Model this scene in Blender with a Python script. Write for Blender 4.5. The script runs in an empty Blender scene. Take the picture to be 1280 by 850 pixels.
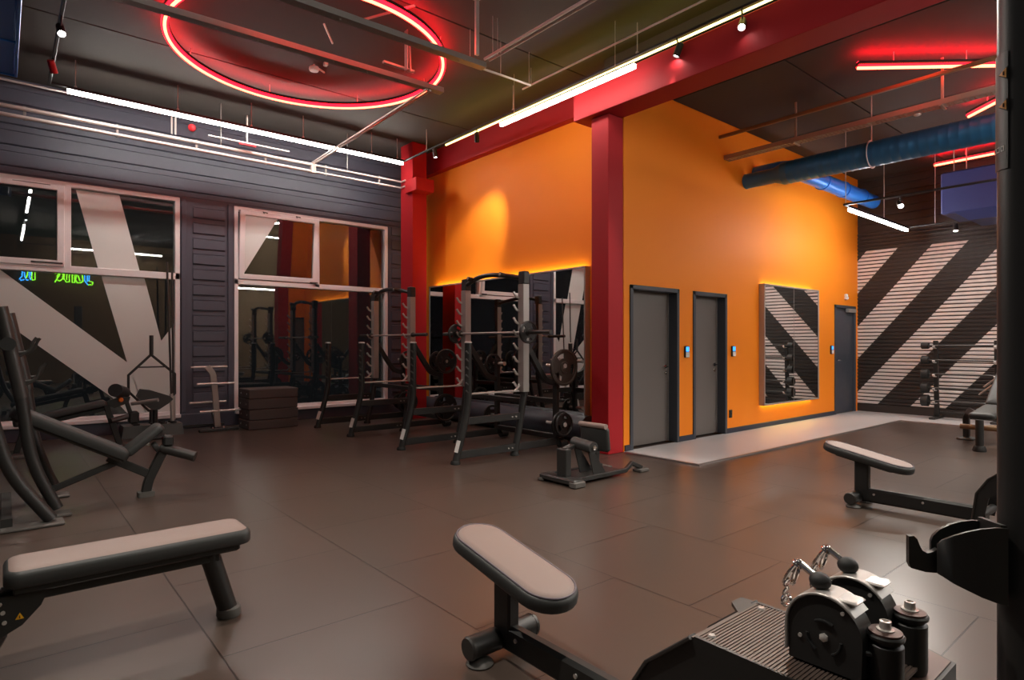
import bpy, math, random
from mathutils import Vector, Matrix, noise
random.seed(7)
C = bpy.context.scene.collection
PI = math.pi
R = math.radians

# ------------------------------------------------------------------ camera facts
FPX, HZ, HEAD, CH = 760.0, 430.0, R(50.05), 1.36
_f = (math.cos(HEAD), math.sin(HEAD)); _r = (math.sin(HEAD), -math.cos(HEAD))

# ------------------------------------------------------------------ mesh builder
class MB:
    def __init__(s): s.v = []; s.f = []; s.m = []; s.cur = 0
    def add(s, vs, fs, M=None):
        o = len(s.v)
        s.v += [tuple(M @ Vector(p)) for p in vs] if M is not None else [tuple(p) for p in vs]
        for f in fs: s.f.append(tuple(i + o for i in f)); s.m.append(s.cur)
        return s
    def box(s, a, b, M=None):
        x0, y0, z0 = (min(a[i], b[i]) for i in range(3)); x1, y1, z1 = (max(a[i], b[i]) for i in range(3))
        v = [(x0,y0,z0),(x1,y0,z0),(x1,y1,z0),(x0,y1,z0),(x0,y0,z1),(x1,y0,z1),(x1,y1,z1),(x0,y1,z1)]
        return s.add(v, [(0,3,2,1),(4,5,6,7),(0,1,5,4),(1,2,6,5),(2,3,7,6),(3,0,4,7)], M)
    def bbox(s, a, b, c=.005, M=None):
        "box with chamfered edges"
        x0, y0, z0 = (min(a[i], b[i]) for i in range(3)); x1, y1, z1 = (max(a[i], b[i]) for i in range(3))
        def ring(i, z): return [(x0+i+c,y0+i,z),(x1-i-c,y0+i,z),(x1-i,y0+i+c,z),(x1-i,y1-i-c,z),(x1-i-c,y1-i,z),(x0+i+c,y1-i,z),(x0+i,y1-i-c,z),(x0+i,y0+i+c,z)]
        return s.loft([ring(c, z0), ring(0, z0+c), ring(0, z1-c), ring(c, z1)], M)
    def loft(s, rings, M=None, caps=True, closed=True):
        n = len(rings[0]); v = [p for r in rings for p in r]; f = []
        for k in range(len(rings)-1):
            for i in range(n if closed else n-1):
                j = (i+1) % n
                f.append((k*n+i, k*n+j, (k+1)*n+j, (k+1)*n+i))
        if caps:
            f.append(tuple(range(n-1, -1, -1))); f.append(tuple((len(rings)-1)*n+i for i in range(n)))
        return s.add(v, f, M)
    def plate(s, axis, pts, a, b, M=None):
        "prism of a 2-D outline; axis x: pts=(y,z), y: (x,z), z: (x,y)"
        def P(p, t): return (t, p[0], p[1]) if axis == 'x' else (p[0], t, p[1]) if axis == 'y' else (p[0], p[1], t)
        return s.loft([[P(p, a) for p in pts], [P(p, b) for p in pts]], M)
    def sweep(s, pts, prof, up=(0,0,1), fillet=0, caps=True, seg=6, M=None):
        pts = [Vector(p) for p in pts]
        if fillet:
            q = [pts[0]]
            for i in range(1, len(pts)-1):
                a, b, c = pts[i-1], pts[i], pts[i+1]
                u, w = (a-b), (c-b); d = min(fillet, u.length*.48, w.length*.48); u.normalize(); w.normalize()
                A, B = b+u*d, b+w*d
                for k in range(seg+1):
                    t = k/seg; q.append((1-t)**2*A + 2*t*(1-t)*b + t*t*B)
            q.append(pts[-1]); pts = q
        n = len(pts); T = []
        for i in range(n):
            a = (pts[i]-pts[i-1]).normalized() if i else None
            b = (pts[i+1]-pts[i]).normalized() if i < n-1 else None
            T.append(((a or b)+(b or a)).normalized())
        up = Vector(up); side = T[0].cross(up)
        if side.length < .05: side = T[0].cross(Vector((1,0,0)))
        side.normalize(); rings = []
        for i in range(n):
            side = (side - T[i]*side.dot(T[i])).normalized(); nn = side.cross(T[i])
            rings.append([tuple(pts[i] + side*a + nn*b) for a, b in prof])
        return s.loft(rings, M, caps)
    def tube(s, pts, r, fillet=0, n=10, **k):
        ry = k.pop('ry', r)
        return s.sweep(pts, [(r*math.cos(2*PI*i/n), ry*math.sin(2*PI*i/n)) for i in range(n)], fillet=fillet, **k)
    def rect(s, pts, w, h, fillet=0, c=.006, **k):
        a, b = w/2, h/2; c = min(c, a*.5, b*.5)
        return s.sweep(pts, [(a,b-c),(a,-b+c),(a-c,-b),(-a+c,-b),(-a,-b+c),(-a,b-c),(-a+c,b),(a-c,b)][::-1], fillet=fillet, **k)
    def lathe(s, prof, M=None, n=24, caps=True):
        "prof = (radius, height) about local z"
        rings = [[(r*math.cos(2*PI*i/n), r*math.sin(2*PI*i/n), z) for i in range(n)] for r, z in prof]
        return s.loft(rings, M, caps)
    def ball(s, c, r, n=12, sc=(1,1,1)):
        pr = [(max(1e-4, r*math.sin(PI*k/8)), -r*math.cos(PI*k/8)) for k in range(9)]
        return s.lathe(pr, Matrix.Translation(c) @ Matrix.Diagonal((*sc,1)), n)
    def build(s, name, mats, parent=None, smooth=35):
        me = bpy.data.meshes.new(name)
        off = Vector(parent['_base']) if parent is not None and '_base' in parent else Vector((0,0,0))
        me.from_pydata([tuple(Vector(p)-off) for p in s.v], [], s.f)
        mats = mats if isinstance(mats, (list, tuple)) else [mats]
        for m in mats: me.materials.append(m)
        if len(mats) > 1:
            for p, i in zip(me.polygons, s.m): p.material_index = i
        import bmesh
        bm = bmesh.new(); bm.from_mesh(me); bmesh.ops.recalc_face_normals(bm, faces=bm.faces); bm.to_mesh(me); bm.free()
        for p in me.polygons: p.use_smooth = True
        me.set_sharp_from_angle(angle=R(smooth))
        o = bpy.data.objects.new(name, me); C.objects.link(o)
        if parent is not None:
            o.parent = parent
            if '_base' in parent: o['_base'] = parent['_base']
        return o

def rrect(L, W, r, n=6):
    pts = []
    r = max(.001, min(r, L/2, W/2))
    for cx, cy, a in ((L/2-r, W/2-r, 0), (-L/2+r, W/2-r, 90), (-L/2+r, -W/2+r, 180), (L/2-r, -W/2+r, 270)):
        for k in range(n+1):
            t = R(a + 90*k/n); pts.append((cx+r*math.cos(t), cy+r*math.sin(t)))
    return pts
def pad_rings(L, W, T, r, crown=.012):
    out = []
    for ins, z in ((.02, 0), (.006, .006), (0, .016), (0, T-.026), (.004, T-.014), (.014, T-.005), (.03, T), (min(W, L)*.25, T+crown*.8), (min(W, L)*.42, T+crown)):
        out.append([(x, y, z) for x, y in rrect(L-2*ins, W-2*ins, max(.004, r-ins))])
    return out

def empty(name, loc, label=None, cat=None, group=None, kind=None, rz=0):
    o = bpy.data.objects.new(name, None); C.objects.link(o); o.location = loc; o['_base'] = tuple(loc)
    o.empty_display_size = .05
    tag(o, label, cat, group, kind); return o
def tag(o, label=None, cat=None, group=None, kind=None):
    if label: o['label'] = label
    if cat: o['category'] = cat
    if group: o['group'] = group
    if kind: o['kind'] = kind
    return o
def struct(name, mb, mat, parent=None, label=None, smooth=35):
    o = mb.build(name, mat, parent, smooth)
    if parent is None: o['kind'] = 'structure'
    if label: o['label'] = label
    return o
def copy_tree(o, parent=None):
    c = o.copy(); C.objects.link(c)
    if parent is not None: c.parent = parent
    for ch in [x for x in bpy.data.objects if x.parent == o]: copy_tree(ch, c)
    return c

# ------------------------------------------------------------------ materials
def lin(c):
    if isinstance(c, str): c = tuple(int(c[i:i+2], 16)/255 for i in (0, 2, 4))
    return tuple(x/12.92 if x <= .04045 else ((x+.055)/1.055)**2.4 for x in c) + (1,)
def mat(name, col, rough=.5, metal=0, spec=.5, var=.0, vscale=8, bump=0, bscale=60, emit=None, es=0, rvar=.05, coat=0):
    m = bpy.data.materials.new(name); m.use_nodes = True; nt = m.node_tree; b = nt.nodes['Principled BSDF']
    b.inputs['Base Color'].default_value = lin(col); b.inputs['Metallic'].default_value = metal
    b.inputs['Roughness'].default_value = rough; b.inputs['Specular IOR Level'].default_value = spec
    if coat: b.inputs['Coat Weight'].default_value = coat
    tc = nt.nodes.new('ShaderNodeTexCoord')
    n = nt.nodes.new('ShaderNodeTexNoise'); n.inputs['Scale'].default_value = vscale; n.inputs['Detail'].default_value = 4
    nt.links.new(tc.outputs['Object'], n.inputs['Vector'])
    mr = nt.nodes.new('ShaderNodeMapRange'); mr.inputs['To Min'].default_value = max(.02, rough-rvar); mr.inputs['To Max'].default_value = rough+rvar
    nt.links.new(n.outputs['Fac'], mr.inputs['Value']); nt.links.new(mr.outputs['Result'], b.inputs['Roughness'])
    if var:
        mx = nt.nodes.new('ShaderNodeMix'); mx.data_type = 'RGBA'
        c = lin(col); mx.inputs['A'].default_value = tuple(x*(1-var) for x in c[:3])+(1,); mx.inputs['B'].default_value = tuple(min(1, x*(1+var)) for x in c[:3])+(1,)
        nt.links.new(n.outputs['Fac'], mx.inputs['Factor']); nt.links.new(mx.outputs['Result'], b.inputs['Base Color'])
    if bump:
        n2 = nt.nodes.new('ShaderNodeTexNoise'); n2.inputs['Scale'].default_value = bscale
        nt.links.new(tc.outputs['Object'], n2.inputs['Vector'])
        bp = nt.nodes.new('ShaderNodeBump'); bp.inputs['Strength'].default_value = bump; bp.inputs['Distance'].default_value = .01
        nt.links.new(n2.outputs['Fac'], bp.inputs['Height']); nt.links.new(bp.outputs['Normal'], b.inputs['Normal'])
    if emit:
        b.inputs['Emission Color'].default_value = lin(emit); b.inputs['Emission Strength'].default_value = es
    return m
def emission(name, col, st):
    m = bpy.data.materials.new(name); m.use_nodes = True; nt = m.node_tree; nt.nodes.clear()
    e = nt.nodes.new('ShaderNodeEmission'); o = nt.nodes.new('ShaderNodeOutputMaterial')
    e.inputs['Color'].default_value = (*col, 1); e.inputs['Strength'].default_value = st
    nt.links.new(e.outputs[0], o.inputs[0]); return m

M_floor = mat('rubber_tile_floor', '5f5049', .29, spec=.5, bump=.0, rvar=.02, vscale=1)
nt = M_floor.node_tree; b = nt.nodes['Principled BSDF']
tc = nt.nodes.new('ShaderNodeTexCoord'); mp = nt.nodes.new('ShaderNodeMapping'); mp.vector_type = 'POINT'
sx = nt.nodes.new('ShaderNodeSeparateXYZ'); cx = nt.nodes.new('ShaderNodeCombineXYZ')
nt.links.new(tc.outputs['Object'], sx.inputs[0])
nt.links.new(sx.outputs['Y'], cx.inputs['X']); nt.links.new(sx.outputs['X'], cx.inputs['Y'])
mp.inputs['Location'].default_value = (20.17+.5, 20-.73, 0); nt.links.new(cx.outputs[0], mp.inputs['Vector'])
br = nt.nodes.new('ShaderNodeTexBrick'); br.offset = .5; br.inputs['Scale'].default_value = 1
br.inputs['Brick Width'].default_value = 1; br.inputs['Row Height'].default_value = 1; br.inputs['Mortar Size'].default_value = .0045
br.inputs['Mortar Smooth'].default_value = .2; br.inputs['Color1'].default_value = lin('4f423b'); br.inputs['Color2'].default_value = lin('4b3f38'); br.inputs['Mortar'].default_value = lin('2a211d')
nt.links.new(mp.outputs[0], br.inputs['Vector'])
sp = nt.nodes.new('ShaderNodeTexNoise'); sp.inputs['Scale'].default_value = 220; nt.links.new(tc.outputs['Object'], sp.inputs['Vector'])
mr = nt.nodes.new('ShaderNodeMapRange'); mr.inputs['From Min'].default_value = .3; mr.inputs['From Max'].default_value = .7; mr.inputs['To Min'].default_value = .95; mr.inputs['To Max'].default_value = 1.05
nt.links.new(sp.outputs['Fac'], mr.inputs['Value'])
nt.links.new(br.outputs['Color'], b.inputs['Base Color'])
bp = nt.nodes.new('ShaderNodeBump'); bp.inputs['Strength'].default_value = .5; bp.inputs['Distance'].default_value = .004
inv = nt.nodes.new('ShaderNodeMath'); inv.operation = 'MULTIPLY_ADD'; inv.inputs[1].default_value = -1; nt.links.new(br.outputs['Fac'], inv.inputs[0])
sm = nt.nodes.new('ShaderNodeMath'); sm.operation = 'MULTIPLY'; sm.inputs[1].default_value = 0; nt.links.new(sp.outputs['Fac'], sm.inputs[0]); 
nt.links.new(inv.outputs[0], bp.inputs['Height']); nt.links.new(bp.outputs[0], b.inputs['Normal'])

M_vinyl = mat('grey_vinyl', 'c8c3c3', .33, var=.06, vscale=3)
M_vedge = mat('aluminium_edge', 'b5aaa6', .3, .8)
M_siding = mat('slate_siding', '4d4e5b', .5, bump=.05, var=.05, vscale=2)
M_black = mat('black_ceiling_paint', '463f3a', .8, var=.08, vscale=.7)
M_blackB = mat('black_ceiling_paint_low', '3f3836', .8, var=.08, vscale=.7)
M_gap = mat('gap_black', '0c0a0a', .9)
M_orange = mat('orange_wall_paint', 'ff8e20', .55, spec=.25, var=.03, vscale=1.5, bump=.03, bscale=200)
M_red = mat('red_steel_paint', 'b01f26', .6, spec=.3, var=.04, vscale=2)
M_door = mat('grey_door', '716a66', .5, var=.04, vscale=2)
M_dframe = mat('anthracite_frame', '41454d', .45)
M_base = mat('dark_baseboard', '2c3140', .5)
M_whiteframe = mat('white_window_frame', 'efe8e8', .35)
M_sill = mat('white_sill', 'e4dede', .3)
M_film = mat('frosted_film', 'dededa', .22, spec=.6)
M_darkwall = mat('dark_rear_wall', '6a5236', .7, var=.15, vscale=1)
M_powder = mat('black_powder_steel', '2a2928', .42, .15, bump=.04, bscale=400)
M_powder2 = mat('graphite_powder_steel', '3e3b39', .4, .3)
M_rubber = mat('black_rubber', '1f1e1d', .6)
M_treecol = mat('grey_tree_column', '8d827c', .4, .2)
M_cap = mat('grey_rubber_foot', '57534f', .6)
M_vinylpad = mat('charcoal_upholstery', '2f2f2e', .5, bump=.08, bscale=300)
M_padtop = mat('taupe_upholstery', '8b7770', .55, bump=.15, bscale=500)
M_padpipe = mat('upholstery_piping', '6c6168', .5)
M_silver = mat('brushed_aluminium', 'a8a29d', .35, .35)
M_steel = mat('bright_steel', 'd2cbc5', .25, .45)
M_chrome = mat('chrome', 'e8e4e0', .1, 1)
M_pipe = mat('galvanised_pipe', 'cfc4be', .35, .3)
M_channel = mat('galvanised_channel', '8d8884', .35, .3)
M_track = mat('black_track', '1b1a1a', .5)
M_iron = mat('cast_iron_plate', '2b2726', .36, .3, bump=.1, bscale=150)
M_ironb = mat('brown_cast_plate', '40352f', .5, .3, bump=.1, bscale=150)
M_blue = mat('blue_sheet_metal', '2a74d0', .35, .25, var=.05)
M_blued = mat('dark_blue_duct', '2a648f', .35, .3, var=.05)
M_purple = mat('indigo_unit', '3c4680', .5)
M_tan = mat('tan_strut', '93704f', .5, .2)
M_tray = mat('zinc_tray', 'b5a595', .4, .3)
M_slat = None
M_white = mat('white_plastic', 'e6e2de', .4)
M_orangeknob = mat('orange_knob', 'e2701a', .4)
M_yellow = mat('yellow_warning', 'e8a51c', .5)
M_orangew = mat('orange_warning', 'dc9440', .5)
M_letter = mat('white_print', 'd8d4cf', .5)
M_tape = mat('white_label', 'cfc8c4', .5)
M_screen = mat('reader_screen', '10305c', .2, emit='2f7fe0', es=1.2)
M_plyo = mat('black_foam_step', '4a413e', .75, bump=.2, bscale=250)
M_rollblue = mat('dark_vinyl_roll', '3a4049', .4)
M_grey = mat('ribbed_footplate', '5a4c45', .4, .35)
M_cop = mat('brown_metal_cover', '55403a', .4, .4)
M_diff = mat('diffuser_shell', '3a3735', .4)
M_mirror = bpy.data.materials.new('mirror_glass'); M_mirror.use_nodes = True
b = M_mirror.node_tree.nodes['Principled BSDF']; b.inputs['Base Color'].default_value = (.82,.84,.83,1); b.inputs['Metallic'].default_value = 1; b.inputs['Roughness'].default_value = .012

LED = (1.0, .97, .90); 
E_led = emission('led_white', LED, 22)
E_fill = emission('fill_white_strong', LED, 34)  # for the unseen tubes added to brighten the right-hand zone
E_led2 = emission('led_white_soft', LED, 9)
E_ledB = emission('led_white_cool', (1, .96, .92), 30)
E_yel = emission('led_warm_yellow', (1, .72, .20), 2.6)
E_up = emission('led_green_yellow', (.75, .72, .10), 3.2)
E_neon = emission('neon_red_core', (1, .085, .036), 7.5)
E_neonh = emission('neon_red_side', (1, .004, .010), 4)
E_ceilglow = emission('red_ceiling_glow', (1, .004, .012), 14)  # glow for strips added above the housings to redden the ceiling
E_ceilglow2 = emission('red_ceiling_glow_strong', (1, .004, .014), 40)
E_back = emission('mirror_backlight', (1, .80, .22), 6)
E_spot = emission('spot_lens', (1, .97, .92), 40)
E_green = emission('neon_green', (.25, .9, .03), 3)
E_blue = emission('neon_blue', (.04, .35, 1), 3)

# window glass: see-through dark pane with a plain mirror-like sheen
M_glass = bpy.data.materials.new('window_glass'); M_glass.use_nodes = True; nt = M_glass.node_tree; nt.nodes.clear()
g1 = nt.nodes.new('ShaderNodeBsdfTransparent'); g1.inputs[0].default_value = (.7,.74,.72,1)
g2 = nt.nodes.new('ShaderNodeBsdfGlossy'); g2.inputs['Roughness'].default_value = .01; g2.inputs['Color'].default_value = (1,1,1,1)
fr = nt.nodes.new('ShaderNodeFresnel'); fr.inputs['IOR'].default_value = 2.1
mxs = nt.nodes.new('ShaderNodeMixShader'); oo = nt.nodes.new('ShaderNodeOutputMaterial')
nt.links.new(fr.outputs[0], mxs.inputs[0]); nt.links.new(g1.outputs[0], mxs.inputs[1]); nt.links.new(g2.outputs[0], mxs.inputs[2]); nt.links.new(mxs.outputs[0], oo.inputs[0])

# ------------------------------------------------------------------ the room
XL, XR, YF, YN = -4.0, 13.3, 10.87, -4.5
CZ, CZB, XA, YB = 5.03, 4.68, 6.40, 4.95
struct('floor', MB().box((XL-.2, YN-.2, -.12), (XR+.2, YF+.2, 0)), M_floor, label='dark brown rubber tile floor')
# walkway strip beside the orange doors and along the striped wall
wk = MB().plate('z', [(5.95,4.92),(5.95,3.86),(12.12,3.82),(12.12,YN),(13.3,YN),(13.3,4.97),(6.0,4.97)], 0.0005, .012)
struct('floor', wk, M_vinyl, label='light grey vinyl walkway strip')
te = MB().sweep([(5.95,4.9,.008),(5.95,3.86,.008),(12.12,3.82,.008),(12.12,YN+.1,.008)], [(-.022,-.006),(.022,-.006),(.018,.012),(-.018,.012)])
struct('trim_1', te, M_vedge)

# ceilings: board panels with open joints
cm = MB(); ys = [YN, .34, 3.04, 5.75, 8.46, YF]
for a, c in zip(ys, ys[1:]): cm.box((XL, a+.012, CZ), (XA-.02, c-.012, CZ+.05))
cm.cur = 1; cm.box((XL, YN, CZ+.045), (XA+.2, YF+.1, CZ+.2))
struct('ceiling', cm, [M_black, M_gap], label='dark main ceiling')
cm = MB(); xs = [5.97, 7.0, 9.7, 12.4, XR]; ys = [YN, -1.2, 1.5, 3.4, YB]
for a, c in zip(xs, xs[1:]):
    for d, e in zip(ys, ys[1:]): cm.box((a+.01, d+.01, CZB), (c-.01, e-.01, CZB+.05))
cm.cur = 1; cm.box((5.9, YN, CZB+.045), (XR+.1, YB+.1, CZB+.2))
struct('ceiling', cm, [M_blackB, M_gap], label='dark lower ceiling right of the beam')

# left window wall: slate siding with openings
W1 = (-2.1, 2.17, .22, 3.70); W2 = (2.99, 5.87, .22, 3.69)
wm = MB()
def wallrect(x0, x1, z0, z1): wm.box((x0, YF, z0), (x1, YF+.25, z1))
wallrect(XL, W1[0], 0, CZ); wallrect(W1[1], W2[0], 0, CZ); wallrect(W2[1], XA+.3, 0, CZ)
wallrect(W1[0], W1[1], 0, W1[2]); wallrect(W2[0], W2[1], 0, W2[2]); wallrect(W1[0], W1[1], W1[3], CZ); wallrect(W2[0], W2[1], W2[3], CZ)
def planks(x0, x1, z0, z1, pitch=.285, ledge=.07):
    z = z0
    while z < z1-.03:
        t = min(z+pitch, z1)
        a = min(z+ledge, z1-.01)
        # a wide board with a slim raised batten beneath it
        wm.loft([[(x0, YF, z+.006), (x0, YF-.006, z+.012), (x0, YF-.006, a-.012), (x0, YF, a-.004)], [(x1, YF, z+.006), (x1, YF-.008, z+.012), (x1, YF-.008, a-.012), (x1, YF, a-.004)]])
        if t-a > .03:
            wm.loft([[(x0, YF, a+.004), (x0, YF-.026, a+.016), (x0, YF-.026, t-.010), (x0, YF, t-.002)], [(x1, YF, a+.004), (x1, YF-.026, a+.016), (x1, YF-.026, t-.010), (x1, YF, t-.002)]])
        z = t
planks(2.36, 2.84, .32, 3.66, .25, .08)
planks(XL, XA, 3.72, CZ-.02, .29, .09)
planks(5.95, XA, .32, 3.7); planks(XL, W1[0]-.15, .32, 3.7)
for x in (2.19, 2.89): wm.bbox((x, YF-.03, .26), (x+.07, YF+.01, 3.70), .004)
wm.bbox((XL, YF-.05, 0), (XA, YF+.01, .235), .006)
struct('wall_left', wm, M_siding, label='slate grey horizontal siding wall around the windows')

# orange walls
struct('wall_front', MB().box((XA, YB+.3, 0), (XA+.2, YF, CZ)), M_orange, label='orange wall carrying the long mirror')
D = [(6.09, 7.14, 2.115), (7.48, 8.36, 2.11), (12.18, 13.16, 2.115)]
wb = MB(); x = 5.975
for d in D:
    wb.box((x, YB, 0), (d[0]+.02, YB+.3, CZB+.4)); wb.box((d[0]+.02, YB, d[2]-.02), (d[1]-.02, YB+.3, CZB+.4)); x = d[1]-.02
wb.box((x, YB, 0), (XR+.1, YB+.3, CZB+.4))
struct('wall_back', wb, M_orange, label='orange wall with the three grey doors')
# baseboards
bb = MB()
for a, c in ((5.99, 6.09), (7.14, 7.48), (8.36, 12.18)): bb.bbox((a, YB-.018, .012), (c, YB+.01, .085), .004)
struct('baseboard_back', bb, M_base)
struct('baseboard_front', MB().bbox((XA-.02, 5.27, 0), (XA+.01, 10.8, .09), .004), M_base)

# far striped wall: horizontal slats, diagonal pale bands painted across them
sl = MB(); pitch = .0715; z = .17
while z < 3.6:
    sl.loft([[(XR, y, z), (XR-.022, y, z+.008), (XR-.026, y, z+pitch*.60), (XR, y, z+pitch*.78)] for y in (YN, YB)])
    z += pitch
z0 = z
while z < CZB: sl.loft([[(XR, y, z+.004), (XR-.012, y, z+.012), (XR-.012, y, z+.13), (XR, y, z+.14)] for y in (YN, YB)]); z += .145
sl.box((XR-.001, YN, 0), (XR+.2, YB+.2, CZB+.3)); sl.box((XR-.03, YN, .012), (XR, YB, .16))
M_slat = mat('striped_slats', '332d2b', .5); nt = M_slat.node_tree; b = nt.nodes['Principled BSDF']
tc = nt.nodes.new('ShaderNodeTexCoord'); sx = nt.nodes.new('ShaderNodeSeparateXYZ'); nt.links.new(tc.outputs['Object'], sx.inputs[0])
def MA(op, a, bb_, c=None):
    n = nt.nodes.new('ShaderNodeMath'); n.operation = op
    for i, v in enumerate((a, bb_, c)):
        if v is None: continue
        if isinstance(v, (int, float)): n.inputs[i].default_value = v
        else: nt.links.new(v, n.inputs[i])
    return n.outputs[0]
# band coordinate: height where the diagonal through (y,z) meets the orange wall
STR_M = 1.17
t = MA('MULTIPLY_ADD', sx.outputs['Y'], STR_M, sx.outputs['Z'])           # z + m*y
t = MA('SUBTRACT', t, STR_M*4.96)
# light bands in t: measured edges repeat every ~1.30 m
per, light, off = 1.318, .655, 1.70
u = MA('DIVIDE', MA('SUBTRACT', t, off-light), per); fr_ = MA('FRACT', u, None)
inside = MA('LESS_THAN', fr_, light/per)
top = MA('LESS_THAN', sx.outputs['Z'], 3.225); bot = MA('GREATER_THAN', sx.outputs['Z'], .165)
k = MA('MULTIPLY', MA('MULTIPLY', inside, top), bot)
deep = MA('LESS_THAN', sx.outputs['X'], XR-.004); k = MA('MULTIPLY', k, deep)
mx = nt.nodes.new('ShaderNodeMix'); mx.data_type = 'RGBA'; mx.inputs['A'].default_value = lin('352f2d'); mx.inputs['B'].default_value = lin('e6dcd8')
nt.links.new(k, mx.inputs['Factor']); nt.links.new(mx.outputs['Result'], b.inputs['Base Color'])
struct('wall_right', sl, M_slat, label='slatted dark wall with pale diagonal bands')
# walls behind the camera
struct('wall_rear', MB().box((XL-.2, YN-.2, 0), (XR+.2, YN, CZ+.1)), M_darkwall)
struct('wall_side', MB().box((XL-.2, YN, 0), (XL, YF+.2, CZ+.1)), M_siding)
struct('wall_upper', MB().box((5.96, YN, 4.59), (6.02, 5.26, CZ+.2)), M_black, label='dark upper wall strip above the red beam')
struct('wall_upper', MB().box((6.0, YB+.01, 4.6), (6.45, YB+.3, CZ+.2)), M_orange)

# red columns and beams
rc = MB().bbox((5.69, YB+.005, 0), (5.972, YB+.285, 4.19), .006)
struct('red_column', rc, M_red, label='red square column at the corner of the orange walls')
rc = MB().bbox((5.69, 9.60, 0), (5.99, 10.02, CZ), .006); rc.bbox((5.62, 9.36, 4.10), (6.0, 9.75, 4.33), .006)
struct('red_column', rc, M_red, label='red pier beside the slate siding')
bm_ = MB().bbox((5.60, YN, 4.20), (5.975, 5.46, 4.60), .006); bm_.bbox((6.28, 5.25, 4.61), (XA+.01, 10.87, CZ+.01), .004)
struct('red_beam', bm_, M_red, label='red steel beam under the main ceiling')

# ------------------------------------------------------------------ doors
for i, (a, c, h) in enumerate(D):
    d = empty('door_%d' % (i+1), ((a+c)/2, YB, 0), ['grey flush door right of the red column', 'grey flush door between two card readers', 'dark grey door in the far corner by the striped wall'][i], None, kind='structure')
    fr = MB(); w = .055
    dp = .13 if i < 2 else .03
    for x0, x1 in ((a, a+w), (c-w, c)): fr.bbox((x0, YB-.018, .012), (x1, YB+dp+.05, h), .004)
    fr.bbox((a, YB-.018, h-w), (c, YB+dp+.05, h), .004)
    fr.build('frame', M_dframe, d)
    lf = MB(); lf.bbox((a+w, YB+dp, .02), (c-w, YB+dp+.045, h-w), .003); lf.build('door_leaf', M_door if i < 2 else M_dframe, d)
    hd = MB(); side = c-w-.07 if i < 2 else a+w+.07
    yf = YB+dp
    hd.lathe([(.026, 0), (.026, .01)], Matrix.Translation((side, yf, 1.05)) @ Matrix.Rotation(R(90), 4, 'X'), 16)
    s_ = -1 if i < 2 else 1
    hd.tube([(side, yf, 1.05), (side, yf-.05, 1.05), (side+s_*.12, yf-.05, 1.05)], .009, .012)
    hd.lathe([(.02, 0), (.02, .012), (.012, .016)], Matrix.Translation((side, yf, .96)) @ Matrix.Rotation(R(90), 4, 'X'), 16)
    tag(hd.build('handle', M_chrome, d), 'chrome handle')
    if i < 2:
        MB().box((c-w-.012, YB+dp-.012, .02), (c-w-.002, YB+dp+.001, h-w)).build('seal_strip', M_silver, d)
    else:
        MB().bbox((c-.42, YB-.05, h-.13), (c-.06, YB+.02, h-.06), .006).build('closer', M_silver, d)
xr = 13.24
# ------------------------------------------------------------------ windows
def frame_rect(mb, x0, x1, z0, z1, w, y0, y1, c=.006, M=None):
    mb.bbox((x0, y0, z0), (x0+w, y1, z1), c, M); mb.bbox((x1-w, y0, z0), (x1, y1, z1), c, M)
    mb.bbox((x0+w*.9, y0, z1-w), (x1-w*.9, y1, z1), c, M); mb.bbox((x0+w*.9, y0, z0), (x1-w*.9, y1, z0+w), c, M)
yg = YF+.055
w = empty('window_1', (0, YF, 0), None, kind='structure')
f = MB(); frame_rect(f, W1[0], W1[1], W1[2], W1[3], .07, YF-.02, YF+.10)
f.bbox((W1[0], YF-.02, 2.385), (W1[1], YF+.10, 2.49), .006)
for x in (.66, -.80): f.bbox((x, YF-.021, 2.45), (x+.10, YF+.099, 3.66), .006)
frame_rect(f, -.72, .68, 2.47, 3.64, .085, YF-.045, YF+.03)
f.build('frame', M_whiteframe, w)
MB().box((W1[0]+.05, yg, W1[2]+.05), (W1[1]-.05, yg+.012, W1[3]-.05)).build('glass_pane', M_glass, w)
MB().bbox((.30, YF-.058, 2.505), (.66, YF-.04, 2.525), .003).bbox((.1, YF-.052, 3.615), (.52, YF-.044, 3.622), .002).build('sash_fitting', M_powder2, w)
MB().bbox((W1[0], YF-.10, W1[2]-.03), (W1[1], YF+.05, W1[2]+.025), .006).build('sill', M_sill, w)
fl_ = MB(); y0, y1 = yg-.004, yg-.001
def film(pts): fl_.plate('y', pts, y0, y1)
film([(.82,3.62),(1.36,3.62),(1.625,2.49),(1.09,2.49)])
zb = W1[2]+.07
film([(1.13,2.385),(1.69,2.385),(1.92,1.41),(2.10,1.68),(2.10,zb),(1.70,zb),(1.46,1.08)])
film([(-.03,2.385),(-.05,2.385),(-2.0,2.385),(-2.0,2.3),(-.03,1.73),(.18,1.52),(1.27,.55),(1.45,zb),(1.70,zb),(1.46,1.08)][0:1]+[(1.46,1.08),(1.72,zb),(1.47,zb),(1.27,.55),(.18,1.52),(-.5,2.10),(-.85,2.385)])
fl_.build('frosted_film', M_film, w)

w = empty('window_2', (4.4, YF, 0), None, kind='structure')
f = MB(); frame_rect(f, W2[0], W2[1], W2[2], W2[3], .065, YF-.02, YF+.10)
f.bbox((W2[0], YF-.02, 2.37), (W2[1], YF+.10, 2.46), .006); f.bbox((4.38, YF-.02, 2.4), (4.47, YF+.10, 3.66), .006)
f.build('frame', M_whiteframe, w)
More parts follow.
